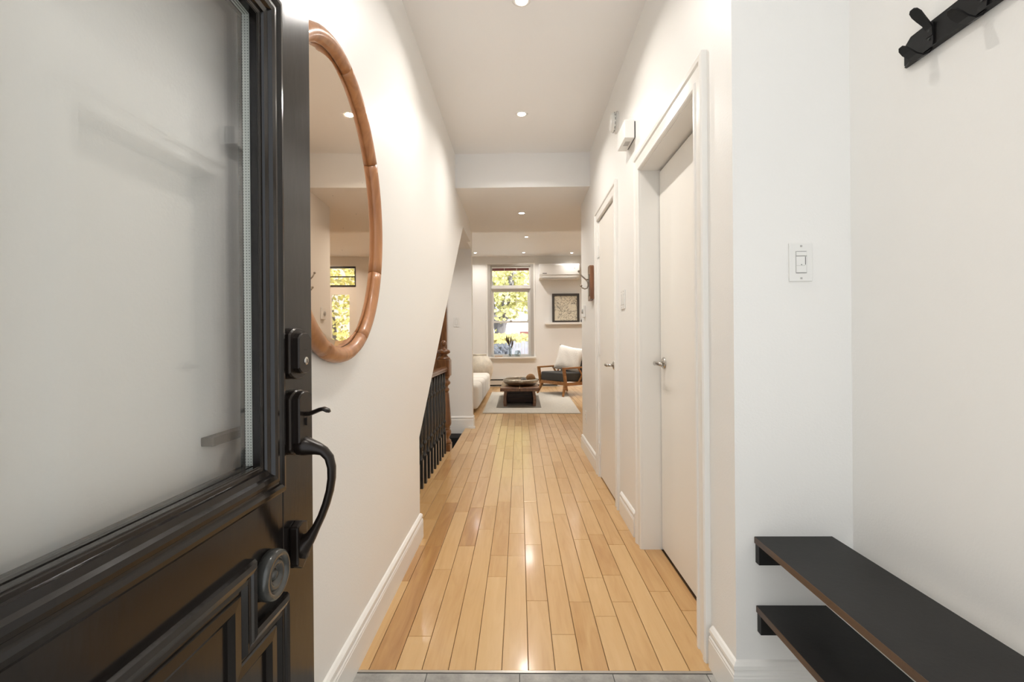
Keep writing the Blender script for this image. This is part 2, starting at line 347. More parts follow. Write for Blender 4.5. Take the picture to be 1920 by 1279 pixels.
# ------------------------------------------------------------------ floor: planks and tiles
fl = snode('floor', (0, 0, 0), 'honey maple strip floor running down the hall, grey stone tiles at the entry')
boxes('subfloor', [(-.80, XR + .2, 1.55, 4.785, -.05, -.0065), (-.66, XR + .2, 4.785, 5.9, -.05, -.0065), (.85, 4.4, 4.7, 5.9, -.05, -.0065), (-3.3, 4.4, 5.9, YB, -.05, -.0065)], MGAP, fl)
boxes('grout_bed', [(XL, XA, -.6, 1.545, -.05, -.003)], MGROUT, fl)
boxes('threshold_strip', [(XL, XR + .01, 1.545, 1.556, -.05, .001)], MTHRESH, fl)
def Yof(y): return H * F / (y - 639.3)
joints = {0: [1090], 1: [1024], 2: [1194], 3: [1024], 4: [993], 5: [1082, 1042], 6: [1043], 7: [1127, 1022], 8: [1190, 1061, 979.5], 9: [1129, 965], 10: [1156], 11: [1129, 1079], 12: [1022], 13: [1109.5]}
tones0 = {0: .62, 1: .18, 2: .70, 3: .55, 4: .60, 5: .80, 6: .68, 7: .62, 8: .72, 9: .45, 10: .66, 11: .56, 12: .72, 13: .55}
planks = []
rp = random.Random(11)
def plank_bm(bm, lay, x0, x1, y0, y1, tone):
    g = .0010; c = .0013
    dz = rp.uniform(-.0003, .0003)
    v = []
    for (ix, z) in ((0, -.0065), (0, -c + dz), (c, dz)):
        v.append([bm.verts.new(p) for p in ((x0 + g + ix, y0 + g + ix, z), (x1 - g - ix, y0 + g + ix, z), (x1 - g - ix, y1 - g - ix, z), (x0 + g + ix, y1 - g - ix, z))])
    fs = [bm.faces.new(v[2])]
    for a in range(2):
        for k in range(4): fs.append(bm.faces.new((v[a][k], v[a][(k + 1) % 4], v[a + 1][(k + 1) % 4], v[a + 1][k])))
    r1, r2_ = rp.random(), rp.random()
    for f in fs:
        for l in f.loops: l[lay] = (tone, r1, r2_, 1)
for k in range(-29, 54):
    x0 = -.524 + .091 * (k - 1); x1 = x0 + .091
    if x1 < -3.2: continue
    if x1 > 4.4: x1 = 4.4
    if x0 >= XR + .14: ys = 4.80
    elif x0 >= -.65: ys = 1.556
    elif x0 >= -.72: ys = 2.6
    elif x1 > -.80: ys = 2.6
    else: ys = 5.9
    if ys >= x1 * 0 + YB or x0 > 4.4: continue
    xa = x0
    js = [Yof(y) for y in joints.get(k, [])]
    y = ys; seq = [ys]
    for j in sorted(js):
        if j - seq[-1] > .12: seq.append(j)
    if not js: seq.append(ys + rp.uniform(.15, .7))
    while seq[-1] < YB:
        far = seq[-1] > 4.6
        seq.append(seq[-1] + (rp.uniform(.2, .62) if far else rp.uniform(.28, .85)))
    if YB - seq[-2] < .1: seq.pop(-2)
    seq[-1] = YB
    # first plank before first joint keeps measured tone
    for i in range(len(seq) - 1):
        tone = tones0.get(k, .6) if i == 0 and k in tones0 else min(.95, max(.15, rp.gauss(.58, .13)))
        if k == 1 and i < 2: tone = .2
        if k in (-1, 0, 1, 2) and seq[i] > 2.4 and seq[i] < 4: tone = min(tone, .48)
        a, b_ = seq[i], seq[i + 1]
        # notch the boards beside the stair opening
        if x0 < -.72 and x1 > -.81 and a >= 4.785 and a < 5.9:
            if b_ <= 5.9: continue
            a = 5.9
        elif x0 < -.72 and x1 > -.81 and a < 4.785 < b_:
            planks.append((max(xa, -.80), x1, a, 4.785, tone)); 
            if b_ > 5.9: planks.append((xa, x1, 5.9, b_, tone))
            continue
        xs0 = xa
        if k == 0 and a < 2.59:
            if b_ > 2.65: planks.append((XL, x1, a, 2.592, tone)); a = 2.592
            else: xs0 = XL
        if xa < -.80 < x1 and a < 5.9: xs0 = -.80
        x1c = x1
        if x1 > XR + .05 and x0 < XR + .14 and b_ <= 4.8: x1c = min(x1, .84)
        if x0 > XR + .05 and b_ <= 4.8: continue
        planks.append((xs0, x1c, a, b_, tone))
def area_px(p):
    d = max(p[2], 1.6); vis = 1 if (-.86 < p[0] < .75) or (abs(p[0] + .0) < .14 * d * 1.3) else .1
    occ = .02 if (p[2] > 5.9 and (p[1] < -.11 * p[2] or p[0] > .14 * p[2])) else 1
    return vis * occ * (p[1] - p[0]) / d * (1 / p[2] - 1 / p[3])
planks.sort(key=area_px, reverse=True)
for p in planks[:300]:
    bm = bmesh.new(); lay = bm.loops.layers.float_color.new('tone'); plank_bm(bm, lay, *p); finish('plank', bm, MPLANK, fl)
bm = bmesh.new(); lay = bm.loops.layers.float_color.new('tone')
for p in planks[300:]: plank_bm(bm, lay, *p)
o = finish('plank_field', bm, MPLANK, fl); o['kind'] = 'stuff'
ty = [1.543, 1.233, .923, .613, .303, -.007, -.317, -.6]
tx = [XL, -.32, -.008, .304, .616, .928, XA]
for i in range(len(ty) - 1):
    for j in range(len(tx) - 1):
        boxes('tile', [(tx[j] + .0015, tx[j + 1] - .0015, ty[i + 1] + .0015, ty[i] - .0015, -.02, -.0002)], MTILE, fl)

# ------------------------------------------------------------------ baseboards
BB = [(0, 0), (.016, 0), (.016, .095), (.0145, .098), (.0145, .104), (.010, .110), (.010, .116), (.014, .120), (.013, .130), (.006, .139), (0, .1425)]
fXY = lambda x, y, h: (x, y, h)
def base(name, path, label=None, shoe=False):
    root = snode(name, (path[0][0], path[0][1], 0), label)
    sweep('board', path, BB, fXY, MTRIM, root)
    return root
base('baseboard_left', [(XL, 2.592), (XL, -.6)][::-1][::-1], 'white moulded baseboard below the round mirror') if False else None
base('baseboard_left', [(XL - .05, 2.605), (XL, 2.605), (XL, -.6)], 'white moulded baseboard at the foot of the left wall')
base('baseboard_right_near', [(XA, -.6), (XA, YC), (XR, YC), (XR, 1.577)], 'white moulded baseboard wrapping the alcove corner')
base('baseboard_right_middle', [(XR, 2.609), (XR, 2.975)], 'short white baseboard between the two white doors')
base('baseboard_right_far', [(XR, 3.875), (XR, 4.80), (1.2, 4.80)], 'white baseboard beyond the far white door')
BS = [(u, h * 1.08) for u, h in BB]
rb = snode('baseboard_stub', (-.65, 5.9, 0), 'white baseboard on the wall end behind the newel post')
sweep('board', [(-.93, 5.9), (-.61, 5.9), (-.61, 6.02), (-.7, 6.02)], [(-.0, 0)] + [(-u, h) for u, h in BS[1:]][:0] + [(0 - u, h) for u, h in BS][1:], fXY, MTRIM, rb)
boxes('board', [(-.93, -.70, 5.884, 5.9, -.066, 0)], MTRIM, rb)
boxes('shoe', [(-.66, -.575, 5.86, 5.90, 0, .025)], MTRIM, rb)
base('baseboard_living', [(4.4, YB), (.45, YB)][::-1][::-1], 'cream baseboard along the living room back wall')

# ------------------------------------------------------------------ white doors
CASE = [(0, 0), (0, .012), (.006, .016), (.018, .016), (.022, .011), (.040, .012), (.062, .014), (.070, .020), (.086, .022), (.094, .018), (.094, 0)]
def fR(x): return lambda a, b, h: (x - h, a, b)
def lever(parent, x, y, z, sgn, ln=.105):
    bm = bmesh.new(); lathe(bm, [(.031, 0), (.031, -.004), (.024, -.010), (.014, -.012)], (x, y, z), 20, axis=0); r = finish('door_handle', bm, MNICK, parent, True)
    bm = bmesh.new(); tube(bm, [(x - .008, y, z), (x - .045, y, z)], .010, 12); finish('spindle', bm, MNICK, r, True)
    bm = bmesh.new()
    pts = [(x - .045, y - sgn * .012, z), (x - .052, y + sgn * .01, z + .001), (x - .053, y + sgn * .04, z + .002), (x - .050, y + sgn * .08, z), (x - .044, y + sgn * ln, z - .003)]
    tube(bm, pts, [(.009, .007), (.012, .009), (.011, .007), (.010, .006), (.007, .005)], 12); finish('lever', bm, MNICK, r, True)
d1 = snode('door_1', (XR, 2.07, 0), 'large near white flush door with a satin nickel lever')
sweep('casing', [(1.687, 0), (1.687, 2.025), (2.46, 2.025), (2.46, 0)], [(u, h) for u, h in CASE], fR(XR), MTRIM, d1)
boxes('jamb', [(XR, .80, 1.675, 1.689, 0, 2.04)], MTRIM, d1); boxes('jamb', [(XR, .80, 2.458, 2.472, 0, 2.04)], MTRIM, d1)
boxes('jamb', [(XR, .80, 1.687, 2.46, 2.022, 2.04)], MTRIM, d1)
boxes('slab', [(.752, .79, 1.692, 2.452, .012, 2.010)], MDOORW, d1, bevel=.0015)
lever(d1, .752, 2.395, .997, -1)
d2 = snode('door_2', (XR, 3.43, 0), 'narrow far white flush door with painted hinges')
C2 = [(u * .92, h) for u, h in CASE]
sweep('casing', [(3.108, 0), (3.108, 2.09), (3.77, 2.09), (3.77, 0)], C2, fR(XR), MTRIM, d2)
boxes('jamb', [(XR - .002, .78, 3.098, 3.110, 0, 2.1), (XR - .002, .78, 3.768, 3.778, 0, 2.1), (XR - .002, .78, 3.108, 3.77, 2.088, 2.1)], MTRIM, d2)
boxes('slab', [(XR + .003, XR + .04, 3.113, 3.765, .012, 2.080)], MDOORW, d2, bevel=.0015)
lever(d2, XR + .003, 3.185, .945, 1)
for z in (.23, 1.045, 1.84):
    bm = bmesh.new(); box(bm, XR - .004, XR + .002, 3.735, 3.80, z - .045, z + .045); lathe(bm, [(.006, -.05), (.006, .05)], (XR - .008, 3.768, z), 10); finish('hinge', bm, MTRIM, d2, bevel=0)

# ------------------------------------------------------------------ dark entrance door, open against the left wall
XD = -.48
DY0, DY1 = .20, 1.053
GY0, GY1, GZ0, GZ1 = .40, .849, .890, 1.735
dr = snode('door_4', (XD, .2, 0), 'dark brown-black glazed entrance door standing open on the left')
fD = lambda a, b, h: (XD + h, a, b)
boxes('stile', [(XD - .043, XD, .919, DY1, .012, 2.06)], MBLACK, dr, bevel=.002)
boxes('stile', [(XD - .043, XD, DY0, .33, .012, 2.06)], MBLACK, dr, bevel=.002)
boxes('top_rail', [(XD - .043, XD, .33, .919, 1.805, 2.06)], MBLACK, dr)
boxes('lock_rail', [(XD - .043, XD - .001, .33, .919, .012, .825)], MBLACK, dr)
# glazing rebate behind the mouldings
for b in ((XD - .043, XD - .004, GY1 + .001, .919, GZ0 - .07, GZ1 + .07), (XD - .043, XD - .004, .33, GY0 - .001, GZ0 - .07, GZ1 + .07), (XD - .043, XD - .004, GY0, GY1, GZ1 + .001, GZ1 + .07), (XD - .043, XD - .004, GY0, GY1, GZ0 - .07, GZ0 - .001)):
    boxes('glazing_frame', [b], MBLACK, dr)
BEAD = [(0, -.016), (0, -.006), (.004, -.003), (.010, -.003), (.012, .001), (.022, .003), (.026, .009), (.034, .0105), (.040, .010), (.043, .006), (.047, .006), (.050, .009), (.056, .0115), (.063, .0105), (.068, .007), (.071, .002), (.071, -.004)]
def refine(pr):
    return pr
sweep('moulding', [(GY0, GZ0), (GY0, GZ1), (GY1, GZ1), (GY1, GZ0)], BEAD, fD, MBLACK, dr, closed=True)
for x, nm in ((-.4975, 'glass_pane'), (-.5135, 'glass_pane')):
    boxes(nm, [(x - .0025, x, GY0 - .004, GY1 + .004, GZ0 - .004, GZ1 + .004)], MGLASS, dr)
for b in ((-.5131, -.5003, GY1 - .0005, GY1 + .004, GZ0, GZ1), (-.5131, -.5003, GY0 - .004, GY0 + .0005, GZ0, GZ1)):
    boxes('spacer', [b], MSPACER, dr)
boxes('spacer', [(-.5131, -.5003, GY0, GY1, GZ0 - .004, GZ0 + .0005)], MBLACK, dr); boxes('spacer', [(-.5131, -.5003, GY0, GY1, GZ1 - .0005, GZ1 + .004)], MSPACER, dr)
# lower applied moulding with a notched corner
ORN = [(0, -.002), (0, .008), (.003, .014), (.010, .018), (.017, .016), (.019, .012), (.024, .011), (.030, .013), (.033, .009), (.036, .005), (.040, .005), (.043, .009), (.060, .010), (.066, .006), (.070, .003), (.070, -.002)]
path = [(.918, .10), (.918, .6175), (.806, .6175), (.806, .737), (.436, .737), (.436, .6175), (.3236, .6175), (.3236, .10)]
sweep('panel_moulding', path, ORN, fD, MBLACK, dr)
boxes('panel_moulding', [(XD - .002, XD + .012, .3236, .929, .06, .10)], MBLACK, dr, bevel=.003)
for yc in (.862, .376):
    bm = bmesh.new()
    lathe(bm, [(.045, 0), (.0465, .012), (.045, .020), (.041, .023), (.034, .023), (.032, .017), (.029, .014), (.027, .018), (.024, .020), (.018, .018), (.015, .012), (.010, .011), (.009, .015), (.006, .018), (.0005, .0185)], (XD - .001, yc, .680), 40, axis=0)
    o = finish('rosette', bm, MWORN, dr, True); o['label'] = 'bullseye rosette with worn grey paint'
# deadbolt
def rplate(bm, yc, zc, w, h, x0, x1, arch, n=10):
    pts = []
    hw, hh = w / 2, h / 2
    for k in range(n + 1):
        t = -1 + 2 * k / n; pts.append((yc + hw * t, zc + hh - arch * abs(t) ** 2.6))
    for k in range(n + 1):
        t = 1 - 2 * k / n; pts.append((yc + hw * t, zc - hh + arch * abs(t) ** 2.6))
    a = [bm.verts.new((x0, p[0], p[1])) for p in pts]; s = .93
    c = [bm.verts.new((x1 - .003, p[0], p[1])) for p in pts]
    b = [bm.verts.new((x1, yc + (p[0] - yc) * s, zc + (p[1] - zc) * (.96))) for p in pts]
    m = len(pts)
    for (u, v) in ((a, c), (c, b)):
        for i in range(m): bm.faces.new((u[i], u[(i + 1) % m], v[(i + 1) % m], v[i]))
    bm.faces.new(a[::-1]); bm.faces.new(b)
bm = bmesh.new(); rplate(bm, .965, 1.0965, .078, .108, XD, XD + .013, .014); db = finish('deadbolt', bm, MBRONZE, dr)
bm = bmesh.new(); rplate(bm, .967, 1.0975, .056, .086, XD + .012, XD + .026, .012); finish('cover', bm, MBRONZE, db)
bm = bmesh.new(); lathe(bm, [(.0085, 0), (.0085, .003), (.007, .004)], (XD + .025, .968, 1.081), 18, axis=0); finish('key_cylinder', bm, MNICK, db, True)
boxes('keyhole', [(XD + .028, XD + .0296, .9672, .9688, 1.077, 1.085)], MSLOT, db)
for q in range(4): boxes('stamp', [(XD + .0255, XD + .0263, .9605 + q * .004, .9628 + q * .004, 1.1035, 1.1055)], MSLOT, db)
# handle set
bm = bmesh.new(); rplate(bm, .965, .952, .078, .136, XD, XD + .013, .016); hs = finish('handleset', bm, MBRONZE, dr)
bm = bmesh.new(); rplate(bm, .967, .958, .058, .118, XD + .012, XD + .026, .013); finish('cover', bm, MBRONZE, hs)
bm = bmesh.new()
tube(bm, [(XD + .02, .967, .968), (XD + .035, .967, .969), (XD + .055, .967, .977), (XD + .064, .967, .979), (XD + .073, .967, .975), (XD + .077, .967, .972)], [(.004, .006), (.005, .007), (.0045, .008), (.0045, .011), (.0045, .011), (.002, .005)], 12); finish('thumb_latch', bm, MBRONZE, hs, True)
boxes('latch_guide', [(XD + .024, XD + .030, .963, .971, .945, .960)], MBRONZE, hs)
bm = bmesh.new()
gp = [(XD + .010, .905), (XD + .028, .899), (XD + .050, .895), (XD + .064, .889), (XD + .075, .876), (XD + .080, .856), (XD + .080, .832), (XD + .076, .806), (XD + .068, .778), (XD + .058, .752), (XD + .046, .728), (XD + .034, .708), (XD + .018, .692), (XD + .008, .680)]
gr = [(.022, .030), (.019, .024), (.013, .018), (.010, .015), (.009, .014), (.0085, .0135), (.008, .013), (.0078, .0125), (.0078, .012), (.0078, .012), (.0085, .0125), (.012, .014), (.020, .018), (.026, .022)]
tube(bm, [(x, .966, z) for x, z in gp], gr, 14); finish('grip', bm, MBRONZE, hs, True)
bm = bmesh.new(); prism(bm, [(.944, .735), (.966, .742), (.988, .735), (.988, .655), (.966, .640), (.944, .655)], fYZ, XD, XD + .018); finish('lower_mount', bm, MBRONZE, hs, bevel=.004)
boxes('hinge_pin', [(XD - .03, XD + .004, DY0 - .012, DY0, .3, .4), (XD - .03, XD + .004, DY0 - .012, DY0, 1.6, 1.7)], MBRONZE, dr)

# bar on the wall seen through the glass
tag(boxes('wall_bar', [(XL, XL + .024, .815, 1.02, .934, .950)], paint('dark_grey_bar', (.09, .085, .08), .5), bevel=.002), 'thin dark grey bar fixed to the wall behind the entrance door glass', 'bar')

# ------------------------------------------------------------------ mirror
mc = (1.412, 1.544); TILT = math.radians(1.6)
mr_ = thing('wall_mirror', 'large oval mirror in a rounded orange-brown wooden frame on the left wall', 'mirror', (XL, mc[0], mc[1]))
mr_.matrix_basis = Matrix.Translation((XL + .006, mc[0], mc[1])) @ Matrix.Rotation(TILT, 4, 'Z'); mr_.rotation_euler = (0, 0, TILT); mr_.location = (XL + .006, mc[0], mc[1])
def attach(o, par):
    o.parent = par; o.matrix_parent_inverse = Matrix.Identity(4)
cuts = [math.radians(a) for a in (-108, -62, -20, 34, 82, 150, 215)]
def ell(t, a, b): return (a * math.cos(t), b * math.sin(t))
for i in range(len(cuts)):
    t0 = cuts[i] + .003; t1 = (cuts[i + 1] if i + 1 < len(cuts) else cuts[0] + 2 * PI) - .003
    bm = bmesh.new(); n = max(10, int((t1 - t0) / .09)); rings = []
    for k in range(n + 1):
        t = t0 + (t1 - t0) * k / n
        ao, bo = .440, .488; wv = .056 + .006 * math.sin(t * 2 + 1) - .004 * math.cos(t)
        oy, oz = ell(t, ao, bo); iy, iz = ell(t, ao - wv, bo - wv + .003)
        ring = []
        for (s, h) in ((0, .002), (0, .012), (.08, .024), (.28, .033), (.5, .036), (.72, .033), (.9, .024), (1, .014), (1, .008), (.9, .002)):
            ring.append(bm.verts.new((h, oy + (iy - oy) * s, oz + (iz - oz) * s)))
        rings.append(ring)
    for a in range(n):
        for q in range(10): bm.faces.new((rings[a][q], rings[a][(q + 1) % 10], rings[a + 1][(q + 1) % 10], rings[a + 1][q]))
    bm.faces.new(rings[0][::-1]); bm.faces.new(rings[-1])
    o = finish('frame_segment', bm, MFRAMEW, None, True); attach(o, mr_)
bm = bmesh.new(); N = 72
ro = [bm.verts.new((.006, *ell(2 * PI * k / N, .392, .440))) for k in range(N)]; ri = [bm.verts.new((.0105, *ell(2 * PI * k / N, .372, .420))) for k in range(N)]; rk = [bm.verts.new((.003, *ell(2 * PI * k / N, .392, .440))) for k in range(N)]
for k in range(N):
    bm.faces.new((ro[k], ro[(k + 1) % N], ri[(k + 1) % N], ri[k])); bm.faces.new((rk[k], rk[(k + 1) % N], ro[(k + 1) % N], ro[k]))
bm.faces.new(ri); bm.faces.new(rk[::-1])
o = finish('mirror_glass', bm, MMIRROR, None); attach(o, mr_)

# ------------------------------------------------------------------ alcove: shelves, switch, coat rack
def alcove_shelf(z, x0, x1, label):
    t = thing('wall_shelf', label, 'shelf', ((x0 + x1) / 2, 1.3, z), group='black shelves in the alcove')
    bm = bmesh.new(); box(bm, x0, x1, .25, YC - .001, z - .019, z); 
    finish('board', bm, MSHELF, t)
    boxes('edge_band', [(x0 - .0015, x0, .25, YC - .001, z - .019, z - .0005)], MEDGE, t)
    boxes('cleat', [(x0 + .002, x1 - .01, YC - .022, YC - .001, z - .078, z - .019)], MSHELF, t)
    boxes('cleat', [(x0 + .002, x1 - .01, .26, .281, z - .078, z - .019)], MSHELF, t)
alcove_shelf(.518, .712, .945, 'upper black wooden shelf board across the alcove on the right')
alcove_shelf(.308, .716, .925, 'lower black wooden shelf board, under the upper one in the alcove')

def decora(name, label, c, w, h, fn, parts='dimmer'):
    """fn(u, v, h) maps plate coordinates to the world"""
    t = thing(name, label, 'light switch', fn(0, 0, 0))
    def pl(nm, u0, u1, v0, v1, h0, h1, m, par=t, bev=0):
        bm = bmesh.new(); prism(bm, [(u0, v0), (u1, v0), (u1, v1), (u0, v1)], fn, h0, h1); return finish(nm, bm, m, par, bevel=bev)
    pl('plate', -w / 2, w / 2, -h / 2, h / 2, 0, .006, MPLAST, t, .0022)
    g = w if w < .1 else w / 2
    for cx in ([0] if w < .1 else [-w / 4.4, w / 4.4]):
        pl('recess', cx - .0168, cx + .0168, -.0335, .0335, .0055, .0064, MPLASTG)
        if parts == 'dimmer':
            pl('rocker', cx - .0152, cx + .0152, -.0315, .017, .006, .0078, MPLAST)
            pl('slider_track', cx + .011, cx + .0125, -.008, .0165, .0078, .0082, MSLOT)
            pl('rocker_seam', cx - .015, cx + .011, -.0105, -.0098, .0077, .0081, MPLASTG)
            pl('indicator', cx - .0012, cx + .0012, -.009, -.0066, .0078, .0084, MSLOT)
            pl('dimmer_bar', cx - .0152, cx + .0152, .020, .0315, .006, .0085, MPLAST)
            pl('slot', cx - .014, cx + .014, .0315, .0325, .006, .0068, MSLOT); pl('slot', cx - .0152, cx + .0152, -.033, -.032, .006, .0068, MSLOT)
        else:
            pl('rocker', cx - .0152, cx + .0152, -.0315, .0315, .006, .0085, MPLAST)
    for sv in (1, -1):
        for cx in ([0] if w < .1 else [-w / 4.4, w / 4.4]):
            pl('screw', cx - .0028, cx + .0028, sv * h * .42 - .0028, sv * h * .42 + .0028, .0058, .0072, MPLASTG)
    return t
zc = 1.351; decora('light_switch', 'white dimmer switch on the alcove back wall above the black shelves', None, .070, .116, lambda u, v, h: (.8555 + u, YC - h, zc + v))
decora('light_switch', 'double white switch plate on the wall between the two white doors', None, .112, .118, lambda u, v, h: (XR - h, 2.885 - u, 1.372 + v), 'rocker')
decora('light_switch', 'white switch plate on the wall end behind the newel post', None, .074, .122, lambda u, v, h: (-.808 + u, 5.9 - h, 1.366 + v), 'rocker')
# thermostat & outlets
t = thing('thermostat', 'small white thermostat on the right wall below the coat hook plaque', 'thermostat', (XR, 4.57, 1.40))
boxes('case', [(XR - .022, XR, 4.525, 4.615, 1.345, 1.465)], MPLAST, t, bevel=.006)
bm = bmesh.new(); lathe(bm, [(.022, 0), (.022, -.008), (.018, -.010)], (XR - .022, 4.57, 1.405), 18, axis=0); finish('dial', bm, MPLASTG, t, True)
def outlet(label, fn):
    t = thing('wall_outlet', label, 'outlet', fn(0, 0, 0))
    def pl(nm, u0, u1, v0, v1, h0, h1, m, bev=0):
        bm = bmesh.new(); prism(bm, [(u0, v0), (u1, v0), (u1, v1), (u0, v1)], fn, h0, h1); return finish(nm, bm, m, t, bevel=bev)
    pl('plate', -.036, .036, -.058, .058, 0, .006, MPLAST, .002)
    for v in (-.02, .02):
        pl('socket', -.014, .014, v - .013, v + .013, .0058, .0075, MPLAST, .0005)
        for u in (-.006, .006): pl('slot', u - .001, u + .001, v - .004, v + .006, .0075, .0078, MSLOT)
outlet('white wall outlet low on the right wall beyond the far white door', lambda u, v, h: (XR - h, 4.54 - u, .362 + v))
outlet('white wall outlet on the back wall beside the armchair', lambda u, v, h: (.385 + u, YB - h, .40 + v))

# coat rack in the alcove
rk = thing('coat_rack', 'black metal coat rack with double hooks high on the alcove wall', 'coat rack', (XA, 1.2, 1.83))
RY1, RY0 = 1.205, .62
bm = bmesh.new(); prism(bm, [(RY0, 1.818), (RY1 - .006, 1.818), (RY1, 1.824), (RY1, 1.870), (RY1 - .020, 1.886), (RY0, 1.886)], fYZ, XA - .006, XA - .003); finish('back_plate', bm, MRACK, rk)
bm = bmesh.new(); prism(bm, [(XA - .003, RY0), (XA - .003, RY1 - .004), (XA - .010, RY1 - .006), (XA - .018, RY1 - .030), (XA - .018, RY0)], fXY, 1.815, 1.818); finish('bottom_lip', bm, MRACK, rk)
for yy in (1.15, .66): boxes('wall_spacer', [(XA - .004, XA, yy, yy + .02, 1.84, 1.86)], MRACK, rk)
def strip(bm, pts, wy, yc, th):
    """flat strap following pts (x, z), half widths wy, rounded end"""
    A = []
    for i, (x, z) in enumerate(pts):
        a = pts[max(0, i - 1)]; b = pts[min(len(pts) - 1, i + 1)]; d = Vector((b[0] - a[0], b[1] - a[1])).normalized(); nx, nz = -d.y * th / 2, d.x * th / 2
        w = wy[i] if isinstance(wy, (list, tuple)) else wy
        A.append([bm.verts.new(p) for p in ((x + nx, yc - w, z + nz), (x + nx, yc + w, z + nz), (x - nx, yc + w, z - nz), (x - nx, yc - w, z - nz))])
    for i in range(len(A) - 1):
        for q in range(4): bm.faces.new((A[i][q], A[i][(q + 1) % 4], A[i + 1][(q + 1) % 4], A[i + 1][q]))
    bm.faces.new(A[0][::-1]); bm.faces.new(A[-1])
for yh in (1.127, 1.0, .873, .746):
    bm = bmesh.new()
    xb = XA - .0085
    strip(bm, [(xb, 1.878), (xb, 1.835), (xb - .002, 1.818), (xb - .010, 1.806), (xb - .024, 1.800), (xb - .042, 1.803), (xb - .056, 1.811), (xb - .066, 1.819), (xb - .071, 1.824)], [.010, .010, .010, .010, .0105, .012, .0125, .010, .004], yh, .004)
    hk = finish('hook', bm, MRACK, rk)
    bm = bmesh.new(); strip(bm, [(xb - .001, 1.848), (xb - .002, 1.868), (xb - .010, 1.880), (xb - .022, 1.892), (xb - .032, 1.903), (xb - .040, 1.911), (xb - .043, 1.915)], [.009, .009, .009, .011, .0125, .010, .004], yh, .004); finish('upper_prong', bm, MRACK, hk)
    for zz in (1.842, 1.862):
        bm = bmesh.new(); lathe(bm, [(.003, 0), (.003, -.002)], (xb - .002, yh, zz), 10, axis=0); finish('rivet', bm, MSLOT, hk)

# ------------------------------------------------------------------ small fittings on the right wall
t = thing('smoke_detector', 'round white smoke detector high on the right wall', 'smoke detector', (XR, 3.03, 2.55))
bm = bmesh.new(); lathe(bm, [(.068, 0), (.068, -.012)], (XR, 3.03, 2.55), 28, axis=0); finish('base_plate', bm, MPLAST, t, False)
bm = bmesh.new(); lathe(bm, [(.058, -.011), (.062, -.016), (.060, -.034), (.048, -.044), (.018, -.047)], (XR, 3.03, 2.55), 28, axis=0); finish('cover', bm, MPLAST, t, True)
for k in range(14):
    a = 2 * PI * k / 14; bm = bmesh.new(); c, s = math.cos(a), math.sin(a)
    tube(bm, [(XR - .022, 3.03 + .0615 * math.cos(a - .13), 2.55 + .0615 * math.sin(a - .13)), (XR - .022, 3.03 + .0615 * math.cos(a + .13), 2.55 + .0615 * math.sin(a + .13))], .0018, 6); finish('vent_slot', bm, MSLOT, t)
t = thing('door_chime', 'white boxy door chime above the near white door', 'door chime', (XR, 2.64, 2.24))
boxes('case', [(.593, XR - .006, 2.552, 2.738, 2.240, 2.342)], MPLAST, t, bevel=.004)
boxes('back_plate', [(XR - .006, XR, 2.56, 2.73, 2.247, 2.335)], MSLOT, t)
boxes('label_sticker', [(.608, .636, 2.60, 2.66, 2.2393, 2.2399)], MPLASTG, t)
# hook plaque
t = thing('coat_hook', 'double pewter coat hook on a brown wooden plaque on the right wall', 'coat hook', (XR, 4.06, 1.47))
bm = bmesh.new(); prism(bm, [(4.00, 1.478), (4.13, 1.470), (4.13, 1.772), (4.11, 1.780), (4.02, 1.776), (4.00, 1.765)], fYZ, XR, XR - .034); finish('plaque', bm, wood('plaque_wood', (.24, .10, .04), (.12, .045, .018), .4, axis=2), t, bevel=.003)
bm = bmesh.new(); prism(bm, [(4.045, 1.51), (4.085, 1.51), (4.09, 1.53), (4.085, 1.70), (4.045, 1.70), (4.04, 1.53)], fYZ, XR - .034, XR - .040); hp = finish('hook_plate', bm, MBRASS, t, bevel=.002)
xh = XR - .04
bm = bmesh.new(); tube(bm, [(xh, 4.065, 1.655), (xh - .022, 4.065, 1.655), (xh - .040, 4.065, 1.672), (xh - .064, 4.065, 1.695), (xh - .080, 4.065, 1.722)], [.006, .006, .0065, .006, .005], 10); finish('upper_hook', bm, MBRASS, t, True)
bm = bmesh.new(); tube(bm, [(xh - .020, 4.065, 1.652), (xh - .006, 4.065, 1.632), (xh - .003, 4.065, 1.605), (xh - .012, 4.065, 1.580), (xh - .032, 4.065, 1.574), (xh - .054, 4.065, 1.583), (xh - .062, 4.065, 1.597)], [.0055, .006, .0065, .006, .006, .0055, .005], 10); finish('lower_hook', bm, MBRASS, t, True)
bm = bmesh.new(); sphere(bm, (xh - .083, 4.065, 1.730), .0105, 12); finish('ball_tip', bm, MBRASS, t, True)
bm = bmesh.new(); sphere(bm, (xh - .064, 4.065, 1.603), .0105, 12); finish('ball_tip', bm, MBRASS, t, True)

# ------------------------------------------------------------------ downlights
def downlight(x, y, z, label, power, r=.040, lens=.030):
    t = thing('ceiling_light', label, 'downlight', (x, y, z), group=None)
    bm = bmesh.new()
    lathe(bm, [(lens, -.001), (lens, -.006), (r * .9, -.008), (r + .008, -.002), (r + .008, 0)], (x, y, z), 28, cap=False); finish('trim_ring', bm, MTRIM, t, True)
    bm = bmesh.new(); lathe(bm, [(lens, -.0005), (lens, -.003)], (x, y, z), 24); finish('lens', bm, MLENS, t)
    ld = bpy.data.lights.new('lamp', 'AREA'); ld.shape = 'DISK'; ld.size = .055; ld.energy = power; ld.color = (1, .955, .90); ld.spread = math.radians(145)
    lo = bpy.data.objects.new('lamp', ld); COL.objects.link(lo); lo.parent = t; lo.location = (0, 0, -.010)
    return t
downlight(.028, 1.15, ZH, 'unseen downlight added over the entry, above the top edge of view', SPOT_W * .4)  # fixture out of view, added for its light on the entry
